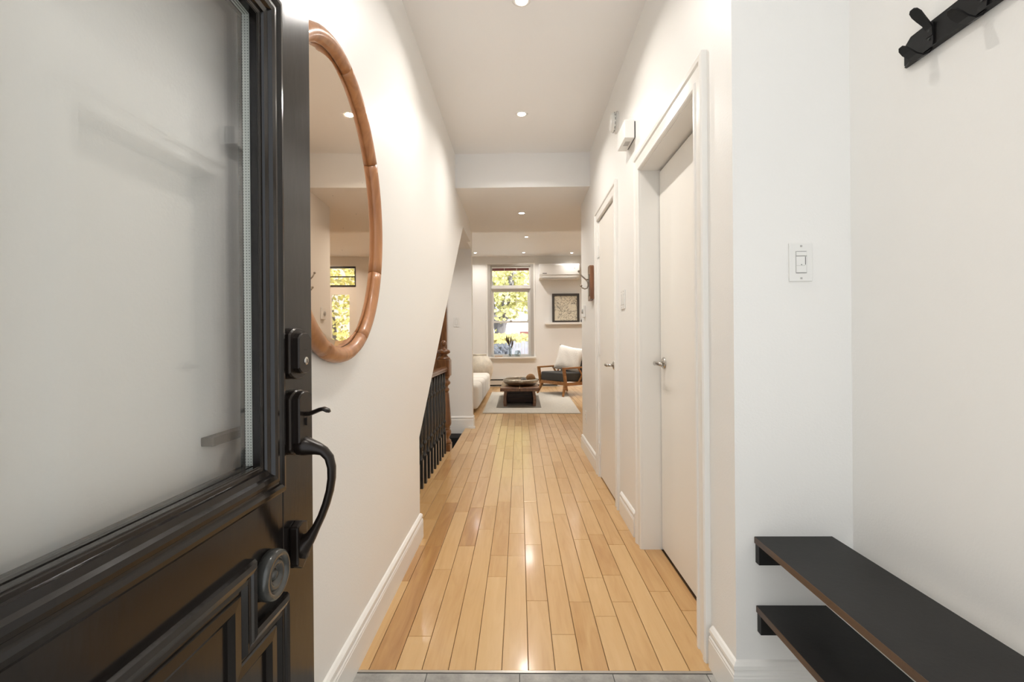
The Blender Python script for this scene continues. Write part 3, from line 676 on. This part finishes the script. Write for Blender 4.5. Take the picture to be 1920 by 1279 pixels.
downlight(.025, 2.303, ZH, 'downlight nearest the viewer, cut by the top edge of the picture', SPOT_W)
downlight(.031, 3.455, ZH, 'bright downlight in the hallway ceiling just before the lowered band', SPOT_W)
downlight(.037, 5.02, ZL, 'downlight in the lowered ceiling band at the end of the hallway', SPOT_W * .9)
for x, y, lb in ((.158, 9.097, 'single downlight in the middle of the living room ceiling'), (-1.011, 10.683, 'leftmost downlight of the row in front of the window'), (.12, 10.716, 'middle downlight of the row in front of the window'), (1.25, 10.814, 'downlight above the wall air conditioner'), (1.30, 9.178, 'downlight half hidden by the hallway wall end')):
    downlight(x, y, ZV, lb, SPOT_W * (.35 if 'air cond' in lb else .8 if 'row' in lb else 1.8))
for x, y, lb in ((-1.8, 8.6, 'unseen downlight added over the sofa, hidden by the left wall'), (2.9, 8.8, 'downlight in the right of the living room, seen only in the mirror'), (2.9, 10.6, 'downlight by the far glazed door, seen only in the mirror')):  # the sofa lamp is unseen, added to fill the living room with light
    downlight(x, y, ZV, lb, SPOT_W * (.35 if 'air cond' in lb else .8 if 'row' in lb else 1.8))

downlight(-1.2, 5.3, 2.303, 'unseen downlight added to brighten the stair head behind the sloped wall', SPOT_W * .4)  # added lamp, lifts the dark stairwell and soffit
# ------------------------------------------------------------------ newel, balusters, rail
nx, ny = -.780, 4.715
t = thing('newel_post', 'turned brown wooden newel post with a ball finial', 'newel post', (nx, ny, 0))
bm = bmesh.new(); box(bm, nx - .078, nx + .070, ny - .07, ny + .07, 0, .072); finish('plinth', bm, MNEWEL, t, bevel=.006)
bm = bmesh.new(); lathe(bm, [(.066, .07), (.070, .082), (.070, .100), (.058, .112), (.050, .125), (.055, .140), (.068, .160), (.071, .185), (.066, .205), (.055, .212), (.060, .220), (.062, .232), (.054, .240)], (nx, ny, 0), 28); finish('lower_turning', bm, MNEWEL, t, True)
bm = bmesh.new(); lathe(bm, [(.060, .238), (.074, .262), (.076, .275), (.052, .585), (.046, .60)], (nx, ny, 0), 8, rot=PI / 8); finish('tapered_shaft', bm, MNEWEL, t)
bm = bmesh.new(); lathe(bm, [(.046, .598), (.052, .612), (.056, .625), (.052, .636), (.040, .648), (.046, .665), (.064, .682), (.067, .697), (.060, .712), (.048, .722), (.048, .735), (.060, .752), (.066, .765)], (nx, ny, 0), 28); finish('upper_turning', bm, MNEWEL, t, True)
bm = bmesh.new(); box(bm, nx - .070, nx + .070, ny - .070, ny + .070, .762, .935); finish('square_block', bm, MNEWEL, t, bevel=.012)
bm = bmesh.new(); lathe(bm, [(.070, .932), (.066, .948), (.050, .965), (.034, .978), (.032, .985), (.052, .992), (.066, 1.002), (.067, 1.018), (.056, 1.032), (.034, 1.040), (.017, 1.046), (.016, 1.062), (.022, 1.070)], (nx, ny, 0), 28); finish('cap', bm, MNEWEL, t, True)
bm = bmesh.new(); sphere(bm, (nx, ny, 1.098), .029, 18, (1, 1, 1.12)); finish('ball_finial', bm, MNEWEL, t, True)
# handrail
bx = -.757
bm = bmesh.new()
hp_ = [(-.030, -.018), (-.024, -.024), (.024, -.024), (.030, -.018), (.026, -.006), (.033, .006), (.031, .018), (.020, .027), (0, .031), (-.020, .027), (-.031, .018), (-.033, .006), (-.026, -.006)]
prism(bm, hp_, lambda a, b, h: (bx + a, h, .838 + b), 2.64, 4.652)
tag(finish('handrail', bm, MRAIL, None, True), 'brown wooden handrail running into the newel post', 'handrail')
bm0 = None
for i in range(11):
    y = 4.565 - .135 * i
    lab = 'black turned baluster under the brown handrail, ' + ('first one next to the newel post' if i == 0 else ['', 'second', 'third', 'fourth', 'fifth', 'sixth', 'seventh', 'eighth', 'ninth', 'tenth', 'eleventh'][i] + ' from the newel post')
    if i == 0:
        r = thing('baluster', lab, 'baluster', (bx, y, 0), group='black balusters of the stair rail')
        bm = bmesh.new(); box(bm, bx - .019, bx + .019, y - .019, y + .019, 0, .215); finish('square_foot', bm, MBAL, r, bevel=.003)
        bm = bmesh.new(); lathe(bm, [(.018, .212), (.019, .222), (.013, .232), (.0125, .262), (.014, .300), (.0195, .310), (.0195, .325), (.0125, .335), (.015, .350), (.0185, .40), (.017, .50), (.0135, .62), (.012, .640), (.0185, .650), (.0185, .668), (.012, .678), (.014, .69), (.0145, .815)], (bx, y, 0), 16); finish('turned_shaft', bm, MBAL, r, True)
        proto = r
    else:
        r = proto.copy(); COL.objects.link(r); r.location = (bx, y, 0); r['label'] = lab
        for ch in list(proto.children):
            if ch.type == 'MESH':
                c = ch.copy(); COL.objects.link(c); c.parent = r; c.matrix_parent_inverse = ch.matrix_parent_inverse.copy()
# ------------------------------------------------------------------ living room: rug, sofa, jar, table
rg = thing('area_rug', 'cream wool rug with a taupe inner band under the coffee table', 'rug', (.2, 8.3, 0))
bm = bmesh.new(); prism(bm, [(-.575, 7.08), (.925, 7.0), (1.0, 9.85), (-.60, 9.95)], fXY, .001, .011); finish('field', bm, MRUG, rg)
bm = bmesh.new(); prism(bm, [(-.39, 7.59), (.355, 7.57), (.38, 9.28), (-.41, 9.28)], fXY, .011, .0125); finish('inner_band', bm, MRUGD, rg)
sf = thing('sofa', 'low cream upholstered sofa end with rounded corners at left', 'sofa', (-1.2, 8.6, 0))
def cushion(name, x0, x1, y0, y1, z0, z1, r, mat, par, puff=.0, seg=5):
    bm = bmesh.new(); box(bm, x0, x1, y0, y1, z0, z1)
    bmesh.ops.bevel(bm, geom=bm.edges[:], offset=r, segments=seg, affect='EDGES', profile=.5)
    return finish(name, bm, mat, par, True)
ys = [7.155, 7.95, 8.65, 9.35, 10.02]
for i in range(4): cushion('seat_section', -1.55, -.642, ys[i] + (.003 if i else 0), ys[i + 1] - .003, .045, .43 - .0 * i, .075 if i in (0, 3) else .07, MSOFAF if i == 0 else MCREAM, sf)
cushion('back_section', -2.15, -1.50, 7.155, 10.02, .045, .74, .09, MCREAM, sf)
for x, y in ((-.80, 7.25), (-1.95, 7.25), (-.80, 9.9), (-1.95, 9.9)): boxes('foot', [(x - .06, x + .06, y - .05, y + .05, 0.0, .05)], MMARK, sf)
bm = bmesh.new(); sphere(bm, (0, 0, 0), 1, 20)
for v in bm.verts:
    v.co = Vector((math.copysign(abs(v.co.x) ** .55, v.co.x) * .24, v.co.y * .07, math.copysign(abs(v.co.z) ** .55, v.co.z) * .24))
o = finish('throw_pillow', bm, MPILLOW, None, True); o.location = (-1.24, 9.55, .655); o.rotation_euler = (-.25, 0, 0); tag(o, 'cream pillow on the far end of the sofa, mostly hidden by the wall end', 'pillow')
bm = bmesh.new()
lathe(bm, [(.165, 0), (.175, .015), (.205, .12), (.255, .26), (.298, .42), (.305, .52), (.290, .61), (.245, .70), (.185, .765), (.158, .785), (.156, .800), (.168, .812), (.160, .818), (.135, .812), (.132, .79), (.17, .73), (.20, .6), (.1, .5)], (-.915, 10.56, 0), 40)
tag(finish('floor_jar', bm, MJAR, None, True), 'large weathered white clay jar standing behind the sofa', 'jar')
ct = thing('coffee_table', 'low rustic brown wooden coffee table on the cream rug', 'coffee table', (0, 8.5, .0125))
for x0, x1 in ((-.328, -.004), (.004, .328)):
    bm = bmesh.new(); box(bm, x0, x1, 7.70, 9.45, .268, .325); finish('top_board', bm, MTABLE, ct, bevel=.006)
for s in (-1, 1):
    bm = bmesh.new(); pts = [(s * .270, .0125), (s * .279, .08), (s * .276, .16), (s * .262, .267), (s * .215, .267), (s * .228, .15), (s * .228, .08), (s * .222, .0125)]
    prism(bm, pts, lambda a, b, h: (a, h, b), 7.75, 9.36); finish('side_panel', bm, MTABLE, ct)
for k in range(3): boxes('cross_board', [(-.226, .226, 8.15, 8.19, .03 + k * .079, .106 + k * .079)], MTABLED, ct, bevel=.002)
bm = bmesh.new()
lathe(bm, [(.16, 0), (.235, .004), (.285, .022), (.312, .050), (.318, .070), (.310, .088), (.296, .094), (.283, .086), (.288, .066), (.270, .040), (.20, .020), (.02, .016)], (0, 0, 0), 48)
for v in bm.verts: v.co.z *= 1.22; v.co.z += .012 * v.co.y; v.co.y *= 1.2
o = finish('decorative_bowl', bm, MSILV, None, True); o.location = (.02, 8.25, .329); tag(o, 'wide shallow hammered silver bowl on the coffee table', 'bowl')
bm = bmesh.new(); sphere(bm, (.20, 8.30, .440), .086, 20, (1, 1, .95)); tag(finish('decorative_ball', bm, MBALL, None, True), 'brown woven ball lying in the silver bowl', 'decorative ball')
bm = bmesh.new(); sphere(bm, (.075, 8.22, .410), .056, 18); tag(finish('decorative_ball', bm, MBALLG, None, True), 'smaller grey ball lying in the silver bowl', 'decorative ball')
t = thing('book', 'pale book lying on the coffee table behind the silver bowl', 'book', (-.05, 9.1, .326))
boxes('cover', [(-.20, .09, 8.95, 9.20, .326, .332)], MBOOK, t); boxes('pages', [(-.195, .085, 8.955, 9.195, .332, .372)], MPLAST, t); boxes('cover', [(-.20, .09, 8.95, 9.20, .372, .378)], MBOOK, t)

# armchair (built around its own origin, front towards -Y, then turned)
CH = Matrix.Translation((.955, 9.60, 0)) @ Matrix.Rotation(math.radians(-55), 4, 'Z')
ch = bpy.data.objects.new('armchair', None); COL.objects.link(ch); ch.location = (.955, 9.60, 0); ch.rotation_euler = (0, 0, math.radians(-55))
tag(ch, 'wooden armchair with charcoal cushions at the right of the living room', 'armchair')
def cpart(name, bm, mat, smooth=False, bevel=0):
    o = finish(name, bm, mat, None, smooth, bevel); attach(o, ch); return o
def bar(bm, p, q, w, h, w2=None, h2=None):
    p, q = Vector(p), Vector(q); d = (q - p).normalized(); ref = Vector((1, 0, 0)); a = (ref - d * ref.dot(d)).normalized(); b = d.cross(a)
    w2 = w2 or w; h2 = h2 or h
    A = [bm.verts.new(p + a * sx * w / 2 + b * sy * h / 2) for sx, sy in ((-1, -1), (1, -1), (1, 1), (-1, 1))]; B = [bm.verts.new(q + a * sx * w2 / 2 + b * sy * h2 / 2) for sx, sy in ((-1, -1), (1, -1), (1, 1), (-1, 1))]
    for k in range(4): bm.faces.new((A[k], A[(k + 1) % 4], B[(k + 1) % 4], B[k]))
    bm.faces.new(A[::-1]); bm.faces.new(B)
HW = .405
for s in (-1, 1):
    bm = bmesh.new(); bar(bm, (s * (HW + .012), -.425, .0), (s * (HW - .035), -.325, .235), .028, .030, .050, .058); cpart('leg', bm, MCHAIR, bevel=.003)
    bm = bmesh.new(); bar(bm, (s * (HW + .0), .40, .0), (s * (HW - .035), .30, .235), .028, .030, .050, .058); cpart('leg', bm, MCHAIR, bevel=.003)
    bm = bmesh.new(); bar(bm, (s * HW, -.335, .215), (s * HW, -.385, .560), .042, .050, .042, .062); cpart('arm_post', bm, MCHAIR, bevel=.004)
    bm = bmesh.new(); bar(bm, (s * HW, -.41, .562), (s * HW, .36, .575), .055, .034, .045, .030); cpart('armrest', bm, MCHAIR, bevel=.005)
    bm = bmesh.new(); bar(bm, (s * HW, -.34, .245), (s * HW, .34, .245), .034, .060); cpart('side_rail', bm, MCHAIR, bevel=.003)
    bm = bmesh.new(); bar(bm, (s * HW, .00, .27), (s * HW, .20, .555), .024, .030); bar(bm, (s * (HW + .001), .20, .27), (s * (HW + .001), .00, .555), .022, .030); cpart('cross_brace', bm, MCHAIR)
    bm = bmesh.new(); bar(bm, (s * (HW - .03), .28, .25), (s * (HW - .03), .46, .90), .030, .045); cpart('back_post', bm, MCHAIR, bevel=.003)
bm = bmesh.new(); box(bm, -HW + .02, HW - .02, -.355, -.325, .225, .290); box(bm, -HW + .02, HW - .02, .31, .34, .225, .275); cpart('seat_rail', bm, MCHAIR, bevel=.003)
def cushc(name, sx, sy, sz, loc, rx, mat, r=.03, par=None):
    bm = bmesh.new(); box(bm, -sx, sx, -sy, sy, -sz, sz); bmesh.ops.bevel(bm, geom=bm.edges[:], offset=r, segments=4, affect='EDGES', profile=.5)
    bmesh.ops.transform(bm, matrix=Matrix.Translation(loc) @ Matrix.Rotation(rx, 4, 'X'), verts=bm.verts[:]); return cpart(name, bm, mat, True)
cushc('seat_cushion', .37, .34, .09, (0, -.02, .378), -.02, MGREY)
cushc('back_cushion', .365, .07, .27, (0, .29, .66), -.27, MGREY)
bm = bmesh.new(); bmesh.ops.create_grid(bm, x_segments=16, y_segments=16, size=1)
top = {}
vs = list(bm.verts)
for v in vs: v.co.z = 0
def pz(x, y): return .085 * max(0, (1 - x ** 4)) ** .6 * max(0, (1 - y ** 4)) ** .6 + .004 * math.sin(x * 9 + y * 5)
bm2 = bmesh.new(); n = 16; G = {}
for sg in (1, -1):
    for i in range(n + 1):
        for j in range(n + 1):
            x, y = -1 + 2 * i / n, -1 + 2 * j / n
            if sg == -1 and (i in (0, n) or j in (0, n)): G[(sg, i, j)] = G[(1, i, j)]; continue
            pin = 1 - .07 * (1 - abs(x * y)) * max(abs(x), abs(y)) ** 4
            G[(sg, i, j)] = bm2.verts.new((x * .285 * pin, sg * pz(x, y), y * .265 * pin))
for sg in (1, -1):
    for i in range(n):
        for j in range(n): bm2.faces.new((G[(sg, i, j)], G[(sg, i + 1, j)], G[(sg, i + 1, j + 1)], G[(sg, i, j + 1)]))
bm.free()
bmesh.ops.transform(bm2, matrix=CH @ Matrix.Translation((.06, .06, .735)) @ Matrix.Rotation(math.radians(33), 4, 'Z') @ Matrix.Rotation(-.28, 4, 'X') @ Matrix.Rotation(.20, 4, 'Y'), verts=bm2.verts[:])
tag(finish('throw_pillow', bm2, MPILLOW, None, True), 'large textured white pillow leaning on the armchair', 'pillow')

# heater
ht = thing('baseboard_heater', 'long cream electric baseboard heater under the window', 'heater', (-.1, YB, .01))
HX0, HX1 = -.80, .95
boxes('back_plate', [(HX0, HX1, YB - .012, YB - .001, .015, .20)], MHEAT, ht)
boxes('front_cover', [(HX0, HX1, YB - .066, YB - .056, .055, .155)], MHEAT, ht, bevel=.003)
boxes('top_cover', [(HX0, HX1, YB - .062, YB - .012, .188, .200)], MHEAT, ht)
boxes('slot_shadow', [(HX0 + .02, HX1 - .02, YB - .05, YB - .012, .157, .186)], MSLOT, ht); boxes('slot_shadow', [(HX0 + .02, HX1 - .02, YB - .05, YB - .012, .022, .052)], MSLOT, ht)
boxes('bottom_edge', [(HX0, HX1, YB - .066, YB - .012, .008, .020)], MHEAT, ht)
for x in (HX0, HX1 - .03): boxes('end_cap', [(x, x + .03, YB - .068, YB - .001, .008, .202)], MHEAT, ht, bevel=.003)

# air conditioner
ac = thing('air_conditioner', 'white wall mounted air conditioner right of the window', 'air conditioner', (.97, YB, 2.58))
bm = bmesh.new(); prism(bm, [(0, 2.60), (-.16, 2.585), (-.20, 2.62), (-.215, 2.70), (-.215, 2.92), (-.195, 2.955), (-.15, 2.965), (0, 2.965)], lambda a, b, h: (h, YB + a, b), .49, 1.455); finish('case', bm, MPLAST, ac, bevel=.008)
boxes('louver', [(.565, 1.38, YB - .208, YB - .185, 2.628, 2.672)], MPLAST, ac, bevel=.003)
boxes('louver_gap', [(.565, 1.38, YB - .2165, YB - .2, 2.6, 2.612)], MPLASTG, ac); boxes('louver_gap', [(.56, 1.385, YB - .210, YB - .19, 2.673, 2.680)], MPLASTG, ac)
boxes('panel_seam', [(.495, 1.45, YB - .2158, YB - .214, 2.690, 2.694)], MPLASTG, ac)
for k in range(6): boxes('logo_mark', [(.572 + k * .017, .585 + k * .017, YB - .2162, YB - .2145, 2.716, 2.736)], MMARK, ac)
boxes('display', [(1.32, 1.35, YB - .2160, YB - .2145, 2.83, 2.86)], MPLASTG, ac)

# ledge, picture
tag(boxes('picture_ledge', [(.628, 1.75, YB - .115, YB - .001, 1.512, 1.540), (.628, 1.75, YB - .115, YB - .104, 1.54, 1.556)], MTRIM, None), 'white picture ledge holding the framed map', 'ledge')
pc = thing('framed_picture', 'dark framed line map standing on the white ledge', 'picture', (1.135, YB - .06, 1.545))
px0, px1, pz0, pz1 = .805, 1.462, 1.545, 2.255
fP = lambda a, b, h: (a, YB - .05 - h + (b - pz0) * .03, b)
sweep('frame_side', [(px0, pz0), (px1, pz0), (px1, pz1), (px0, pz1)], [(0, 0), (0, .028), (.050, .028), (.056, .020), (.056, 0)], fP, MPIC, pc, closed=True)
bm = bmesh.new(); prism(bm, [(px0 + .05, pz0 + .05), (px1 - .05, pz0 + .05), (px1 - .05, pz1 - .05), (px0 + .05, pz1 - .05)], fP, .004, .010); finish('map_print', bm, MMAP, pc)
bm = bmesh.new(); lathe(bm, [(.02, 0), (.032, .02), (.036, .05), (.02, .08), (.012, .10), (.016, .115)], (1.53, YB - .06, 1.541), 16); tag(finish('small_vase', bm, MMARK, None, True), 'small dark vase on the white ledge beside the framed map', 'vase')

# ------------------------------------------------------------------ window
w = snode('window_1', (-.2, YB, .74), 'tall white window with a six pane transom over a two part sash')
fW = lambda a, b, h: (a, YB - h, b)
sweep('casing', [(WX0, WZ0 - .02), (WX0, WZ1), (WX1, WZ1), (WX1, WZ0 - .02)][::1], [(0, 0), (0, .010), (.008, .014), (.022, .014), (.030, .018), (.034, .018), (.034, 0)], fW, MTRIM, w)
for b in ((WX0, WX0 + .075, YB - .002, YB + .12, WZ0, WZ1), (WX1 - .075, WX1, YB - .002, YB + .12, WZ0, WZ1), (WX0 + .075, WX1 - .075, YB - .002, YB + .12, WZ1 - .035, WZ1)): boxes('jamb', [b], MJAMBSHADE, w)
FX0, FX1 = WX0 + .075, WX1 - .075
def frame4(nm, x0, x1, z0, z1, wd, y0, y1, mat=MSASH, par=w):
    for b in ((x0, x0 + wd, y0, y1, z0, z1), (x1 - wd, x1, y0, y1, z0, z1), (x0 + wd, x1 - wd, y0, y1, z1 - wd, z1), (x0 + wd, x1 - wd, y0, y1, z0, z0 + wd)): boxes(nm, [b], mat, par, bevel=.003)
def lights(x0, x1, z0, z1, nx_, nz_, yg, par=w, mw=.010, mat=MSASH):
    for i in range(1, nx_): x = x0 + (x1 - x0) * i / nx_; boxes('glazing_bar', [(x - mw / 2, x + mw / 2, yg - .010, yg + .010, z0, z1)], mat, par)
    for j in range(1, nz_): z = z0 + (z1 - z0) * j / nz_; boxes('glazing_bar', [(x0, x1, yg - .009, yg + .009, z - mw / 2, z + mw / 2)], mat, par)
    for i in range(nx_):
        for j in range(nz_):
            a = x0 + (x1 - x0) * i / nx_; c = z0 + (z1 - z0) * j / nz_
            boxes('pane', [(a + (mw / 2 if i else 0), a + (x1 - x0) / nx_ - (mw / 2 if i < nx_ - 1 else 0), yg - .002, yg + .002, c + (mw / 2 if j else 0), c + (z1 - z0) / nz_ - (mw / 2 if j < nz_ - 1 else 0))], MWGLASS, par)
frame4('frame', FX0, FX1, 2.445, WZ1 - .035, .036, YB + .05, YB + .12)
lights(FX0 + .036, FX1 - .036, 2.481, WZ1 - .071, 3, 2, YB + .09)
boxes('mullion', [(FX0, FX1, YB + .03, YB + .13, 2.395, 2.445)], MSASH, w, bevel=.003)
frame4('frame', FX0, FX1, WZ0, 2.395, .025, YB + .05, YB + .13)
frame4('upper_sash', FX0 + .025, FX1 - .025, 1.56, 2.37, .048, YB + .09, YB + .125)
lights(FX0 + .073, FX1 - .073, 1.608, 2.322, 3, 3, YB + .108)
frame4('lower_sash', FX0 + .025, FX1 - .025, WZ0 + .015, 1.605, .040, YB + .055, YB + .09)
lights(FX0 + .065, FX1 - .065, WZ0 + .055, 1.565, 1, 1, YB + .073)
boxes('sash_lock', [(-.23, -.17, YB + .035, YB + .055, 1.595, 1.62)], MNICK, w, bevel=.004)
boxes('window_sill', [(WX0 - .03, WX1 + .05, YB - .10, YB + .06, WZ0 - .045, WZ0)], MTRIM, w, bevel=.006)
sz = WZ0
tag(boxes('wooden_block', [(-.60, -.41, YB - .07, YB - .03, sz + .001, sz + .024)], MOAK, None, bevel=.002), 'small brown wooden block on the window sill', 'block')
# vases
t = thing('glass_vase', 'tall clear glass cylinder vase on the window sill', 'vase', (-.225, YB - .04, sz))
bm = bmesh.new(); lathe(bm, [(.035, 0), (.038, .004), (.036, .24), (.034, .24), (.035, .01), (.001, .008)], (-.225, YB - .04, sz + .0005), 24); finish('vessel', bm, MVASE, t, True)
t = thing('dried_stems', 'dark dried feathery stems standing in the tall glass vase', 'dried flowers', (-.225, YB - .04, sz + .01))
rs = random.Random(3)
for k in range(4):
    dx = (-.07, -.03, .02, .055)[k]; hh = (.52, .46, .50, .40)[k]
    bm = bmesh.new(); tube(bm, [(-.225 + dx * .12, YB - .04, sz + .012), (-.225 + dx * .5, YB - .04, sz + .25), (-.225 + dx, YB - .045, sz + hh * .75)], .0025, 6); finish('stalk', bm, MSTEM, t)
    bm = bmesh.new(); c = Vector((-.225 + dx * 1.05, YB - .045, sz + hh * .8)); tube(bm, [c + Vector((-dx * .4, 0, -.11)), c + Vector((-dx * .15, 0, -.04)), c, c + Vector((dx * .1, 0, .05)), c + Vector((dx * .2, 0, .10))], [.006, .020, .022, .014, .003], 8); finish('seed_head', bm, MSTEM, t, True)
t = thing('glass_bowl_vase', 'round clear glass bowl vase on the window sill', 'vase', (-.03, YB - .04, sz))
bm = bmesh.new(); lathe(bm, [(.05, 0), (.07, .01), (.085, .06), (.075, .12), (.05, .15), (.048, .15), (.072, .118), (.082, .06), (.066, .014), (.001, .010)], (-.04, YB - .045, sz + .0005), 26); finish('vessel', bm, MVASE, t, True)
t = thing('sill_plant', 'dark leafy sprig in the round glass bowl on the sill', 'plant', (-.02, YB - .045, sz + .015))
for k in range(12):
    a = rs.uniform(0, 2 * PI); r = rs.uniform(.015, .04); z = sz + rs.uniform(.03, .13); c = Vector((-.03 + r * math.cos(a), YB - .045 + r * .6 * math.sin(a), z)); bm = bmesh.new()
    tube(bm, [c, c + Vector((.02 * math.cos(a), .01 * math.sin(a), .012)), c + Vector((.035 * math.cos(a), .02 * math.sin(a), .028))], [(.002, .003), (.003, .014), (.001, .002)], 8); finish('leaf', bm, MPLANT, t, True)

# glazed door on the right of the back wall (seen in the mirror)
d5 = snode('door_5', (2.66, YB, 0), 'white glazed back door under a dark transom, reflected in the mirror')
frame4('transom_frame', DX0, DX1, 2.46, 2.95, .04, YB + .02, YB + .10, MDKFR, d5)
lights(DX0 + .04, DX1 - .04, 2.50, 2.91, 1, 2, YB + .06, d5, .03, MDKFR)
for b in ((DX0, DX0 + .17, YB + .03, YB + .08, 0, 2.46), (DX1 - .17, DX1, YB + .03, YB + .08, 0, 2.46), (DX0 + .17, DX1 - .17, YB + .03, YB + .08, 2.27, 2.46), (DX0 + .17, DX1 - .17, YB + .03, YB + .08, 0, .88)): boxes('door_frame', [b], MDOORW, d5)
lights(DX0 + .17, DX1 - .17, .88, 2.27, 1, 1, YB + .055, d5)

# ------------------------------------------------------------------ outside the window
struct(boxes('ground_outside', [(-12, 14, YB + .22, 40, -.6, -.5)], MGROUND), 'pale paved yard beyond the window')
def tree(name, label, base_, trunk, leafc, seed, nleaf=1500, spread=(2.2, 1.2, 1.3)):
    t = thing(name, label, 'tree', base_)
    for i, (pts, rr) in enumerate(trunk):
        bm = bmesh.new(); tube(bm, [Vector(base_) + Vector(p) for p in pts], rr, 12); finish('trunk' if i == 0 else 'branch', bm, MBARK, t, True)
    rr_ = random.Random(seed); bm = bmesh.new()
    for k in range(nleaf):
        cx = leafc[rr_.randrange(len(leafc))]
        p = Vector((cx[0] + rr_.gauss(0, cx[3]), cx[1] + rr_.gauss(0, .5), cx[2] + rr_.gauss(0, cx[4])))
        s = rr_.uniform(.05, .11); e = Matrix.Rotation(rr_.uniform(0, 6.28), 3, 'Y') @ Matrix.Rotation(rr_.uniform(-.9, .9), 3, 'X')
        vv = [bm.verts.new(p + e @ Vector(q) * s) for q in ((0, 0, -1), (.6, .1, -.2), (.45, 0, .7), (0, .1, 1.1), (-.45, 0, .7), (-.6, .1, -.2))]; bm.faces.new(vv)
    o = finish('foliage', bm, MLEAF, t); o['kind'] = 'stuff'
YT = 17.0
def wx(px, Y=YT): return (px - 973.7) * Y / F
def wz(py, Y=YT): return H - (py - 638.9) * Y / F
bz = -.5
tree('garden_tree', 'forked tree with yellow green leaves outside the window', (wx(934), YT, bz),
     [([(0, 0, 0), (0, 0, .6), (.02, 0, 1.4), (.08, 0, 2.0), (.22, 0, 2.6), (.42, 0, 3.4), (.6, .1, 4.4)], [.30, .24, .22, .20, .17, .14, .09]),
      ([(.05, 0, 1.9), (-.10, 0, 2.4), (-.22, 0, 3.0), (-.25, 0, 4.2)], [.15, .13, .10, .06])],
     [(wx(x), YT + .3, wz(y), sx, sy) for x, y, sx, sy in ((935, 555, .25, .2), (955, 560, .3, .22), (975, 560, .28, .22), (988, 555, .25, .22), (930, 520, .3, .2), (955, 515, .35, .2), (982, 520, .3, .22), (960, 585, .12, .12), (940, 590, .14, .2))], 5, 1500)
tree('back_garden_tree', 'leafy tree outside the far glazed door', (wx(1040) + 3.8, YT + 1, bz),
     [([(0, 0, 0), (0, 0, 1.2), (.1, 0, 2.4), (.3, 0, 4.2)], [.2, .16, .13, .08])],
     [(5.2, YT + 1, 3.6, .6, .5), (4.6, YT + 1, 2.6, .5, .5), (5.4, YT + 1, 1.8, .6, .5), (4.4, YT + 1, 3.9, .5, .4), (4.9, YT + 1, 1.0, .6, .4)], 9, 1200)
bm = bmesh.new(); rf = random.Random(2)
for k in range(16):
    x = wx(956, 15.5) + k * .10; box(bm, x, x + .092, 15.5, 15.53, -.5, wz(641, 15.5) + rf.uniform(-.03, .03))
o = finish('yard_fence', bm, MFENCE); tag(o, 'weathered grey board fence beyond the window', 'fence'); o['kind'] = 'stuff'
bm = bmesh.new()
for k in range(900):
    p = Vector((rf.uniform(wx(915, 16.2), wx(1010, 16.2)), 16.2 + rf.uniform(-.25, .25), wz(rf.uniform(628, 650), 16.2))); s = rf.uniform(.04, .09); e = Matrix.Rotation(rf.uniform(0, 6.28), 3, 'Y')
    bm.faces.new([bm.verts.new(p + e @ Vector(q) * s) for q in ((-1, 0, -.6), (1, .1, -.6), (1, 0, .6), (-1, .1, .6))])
o = finish('hedge', bm, MHEDGE); tag(o, 'low yellow autumn hedge behind the grey fence', 'hedge'); o['kind'] = 'stuff'
bm = bmesh.new(); rf = random.Random(8)
for k in range(700):
    p = Vector((rf.uniform(wx(915, 15.4), wx(957, 15.4)), 15.4 + rf.uniform(-.2, .2), rf.uniform(-.5, wz(646, 15.4)))); s = rf.uniform(.03, .07); e = Matrix.Rotation(rf.uniform(0, 6.28), 3, 'Y')
    bm.faces.new([bm.verts.new(p + e @ Vector(q) * s) for q in ((-1, 0, -.6), (1, .1, -.6), (1, 0, .6), (-1, .1, .6))])
o = finish('shrub', bm, paint('blue_grey_shrub', (.16, .18, .22), .8, var=.5, vscale=6)); tag(o, 'blue grey low shrub at the foot of the forked tree', 'shrub'); o['kind'] = 'stuff'
hz = thing('far_house', 'pale house with a dark red brick end beyond the yard', 'house', (0, 30, -.5))
boxes('pale_wall', [(wx(905, 30), wx(1020, 30), 30, 30.4, -.5, wz(585, 30))], MHOUSE, hz)
boxes('brick_wall', [(wx(975, 29.5), wx(1000, 29.5), 29.4, 29.9, -.5, wz(622, 29.5))], MBRICK, hz)
tag(boxes('porch_roof_edge', [(-1.6, 1.4, YB + .9, YB + 1.0, 2.98, 3.12), (-1.6, 1.4, YB + .3, YB + .9, 3.08, 3.12)], MBRICK, None), 'dark red porch roof edge just outside the top of the window', 'roof')
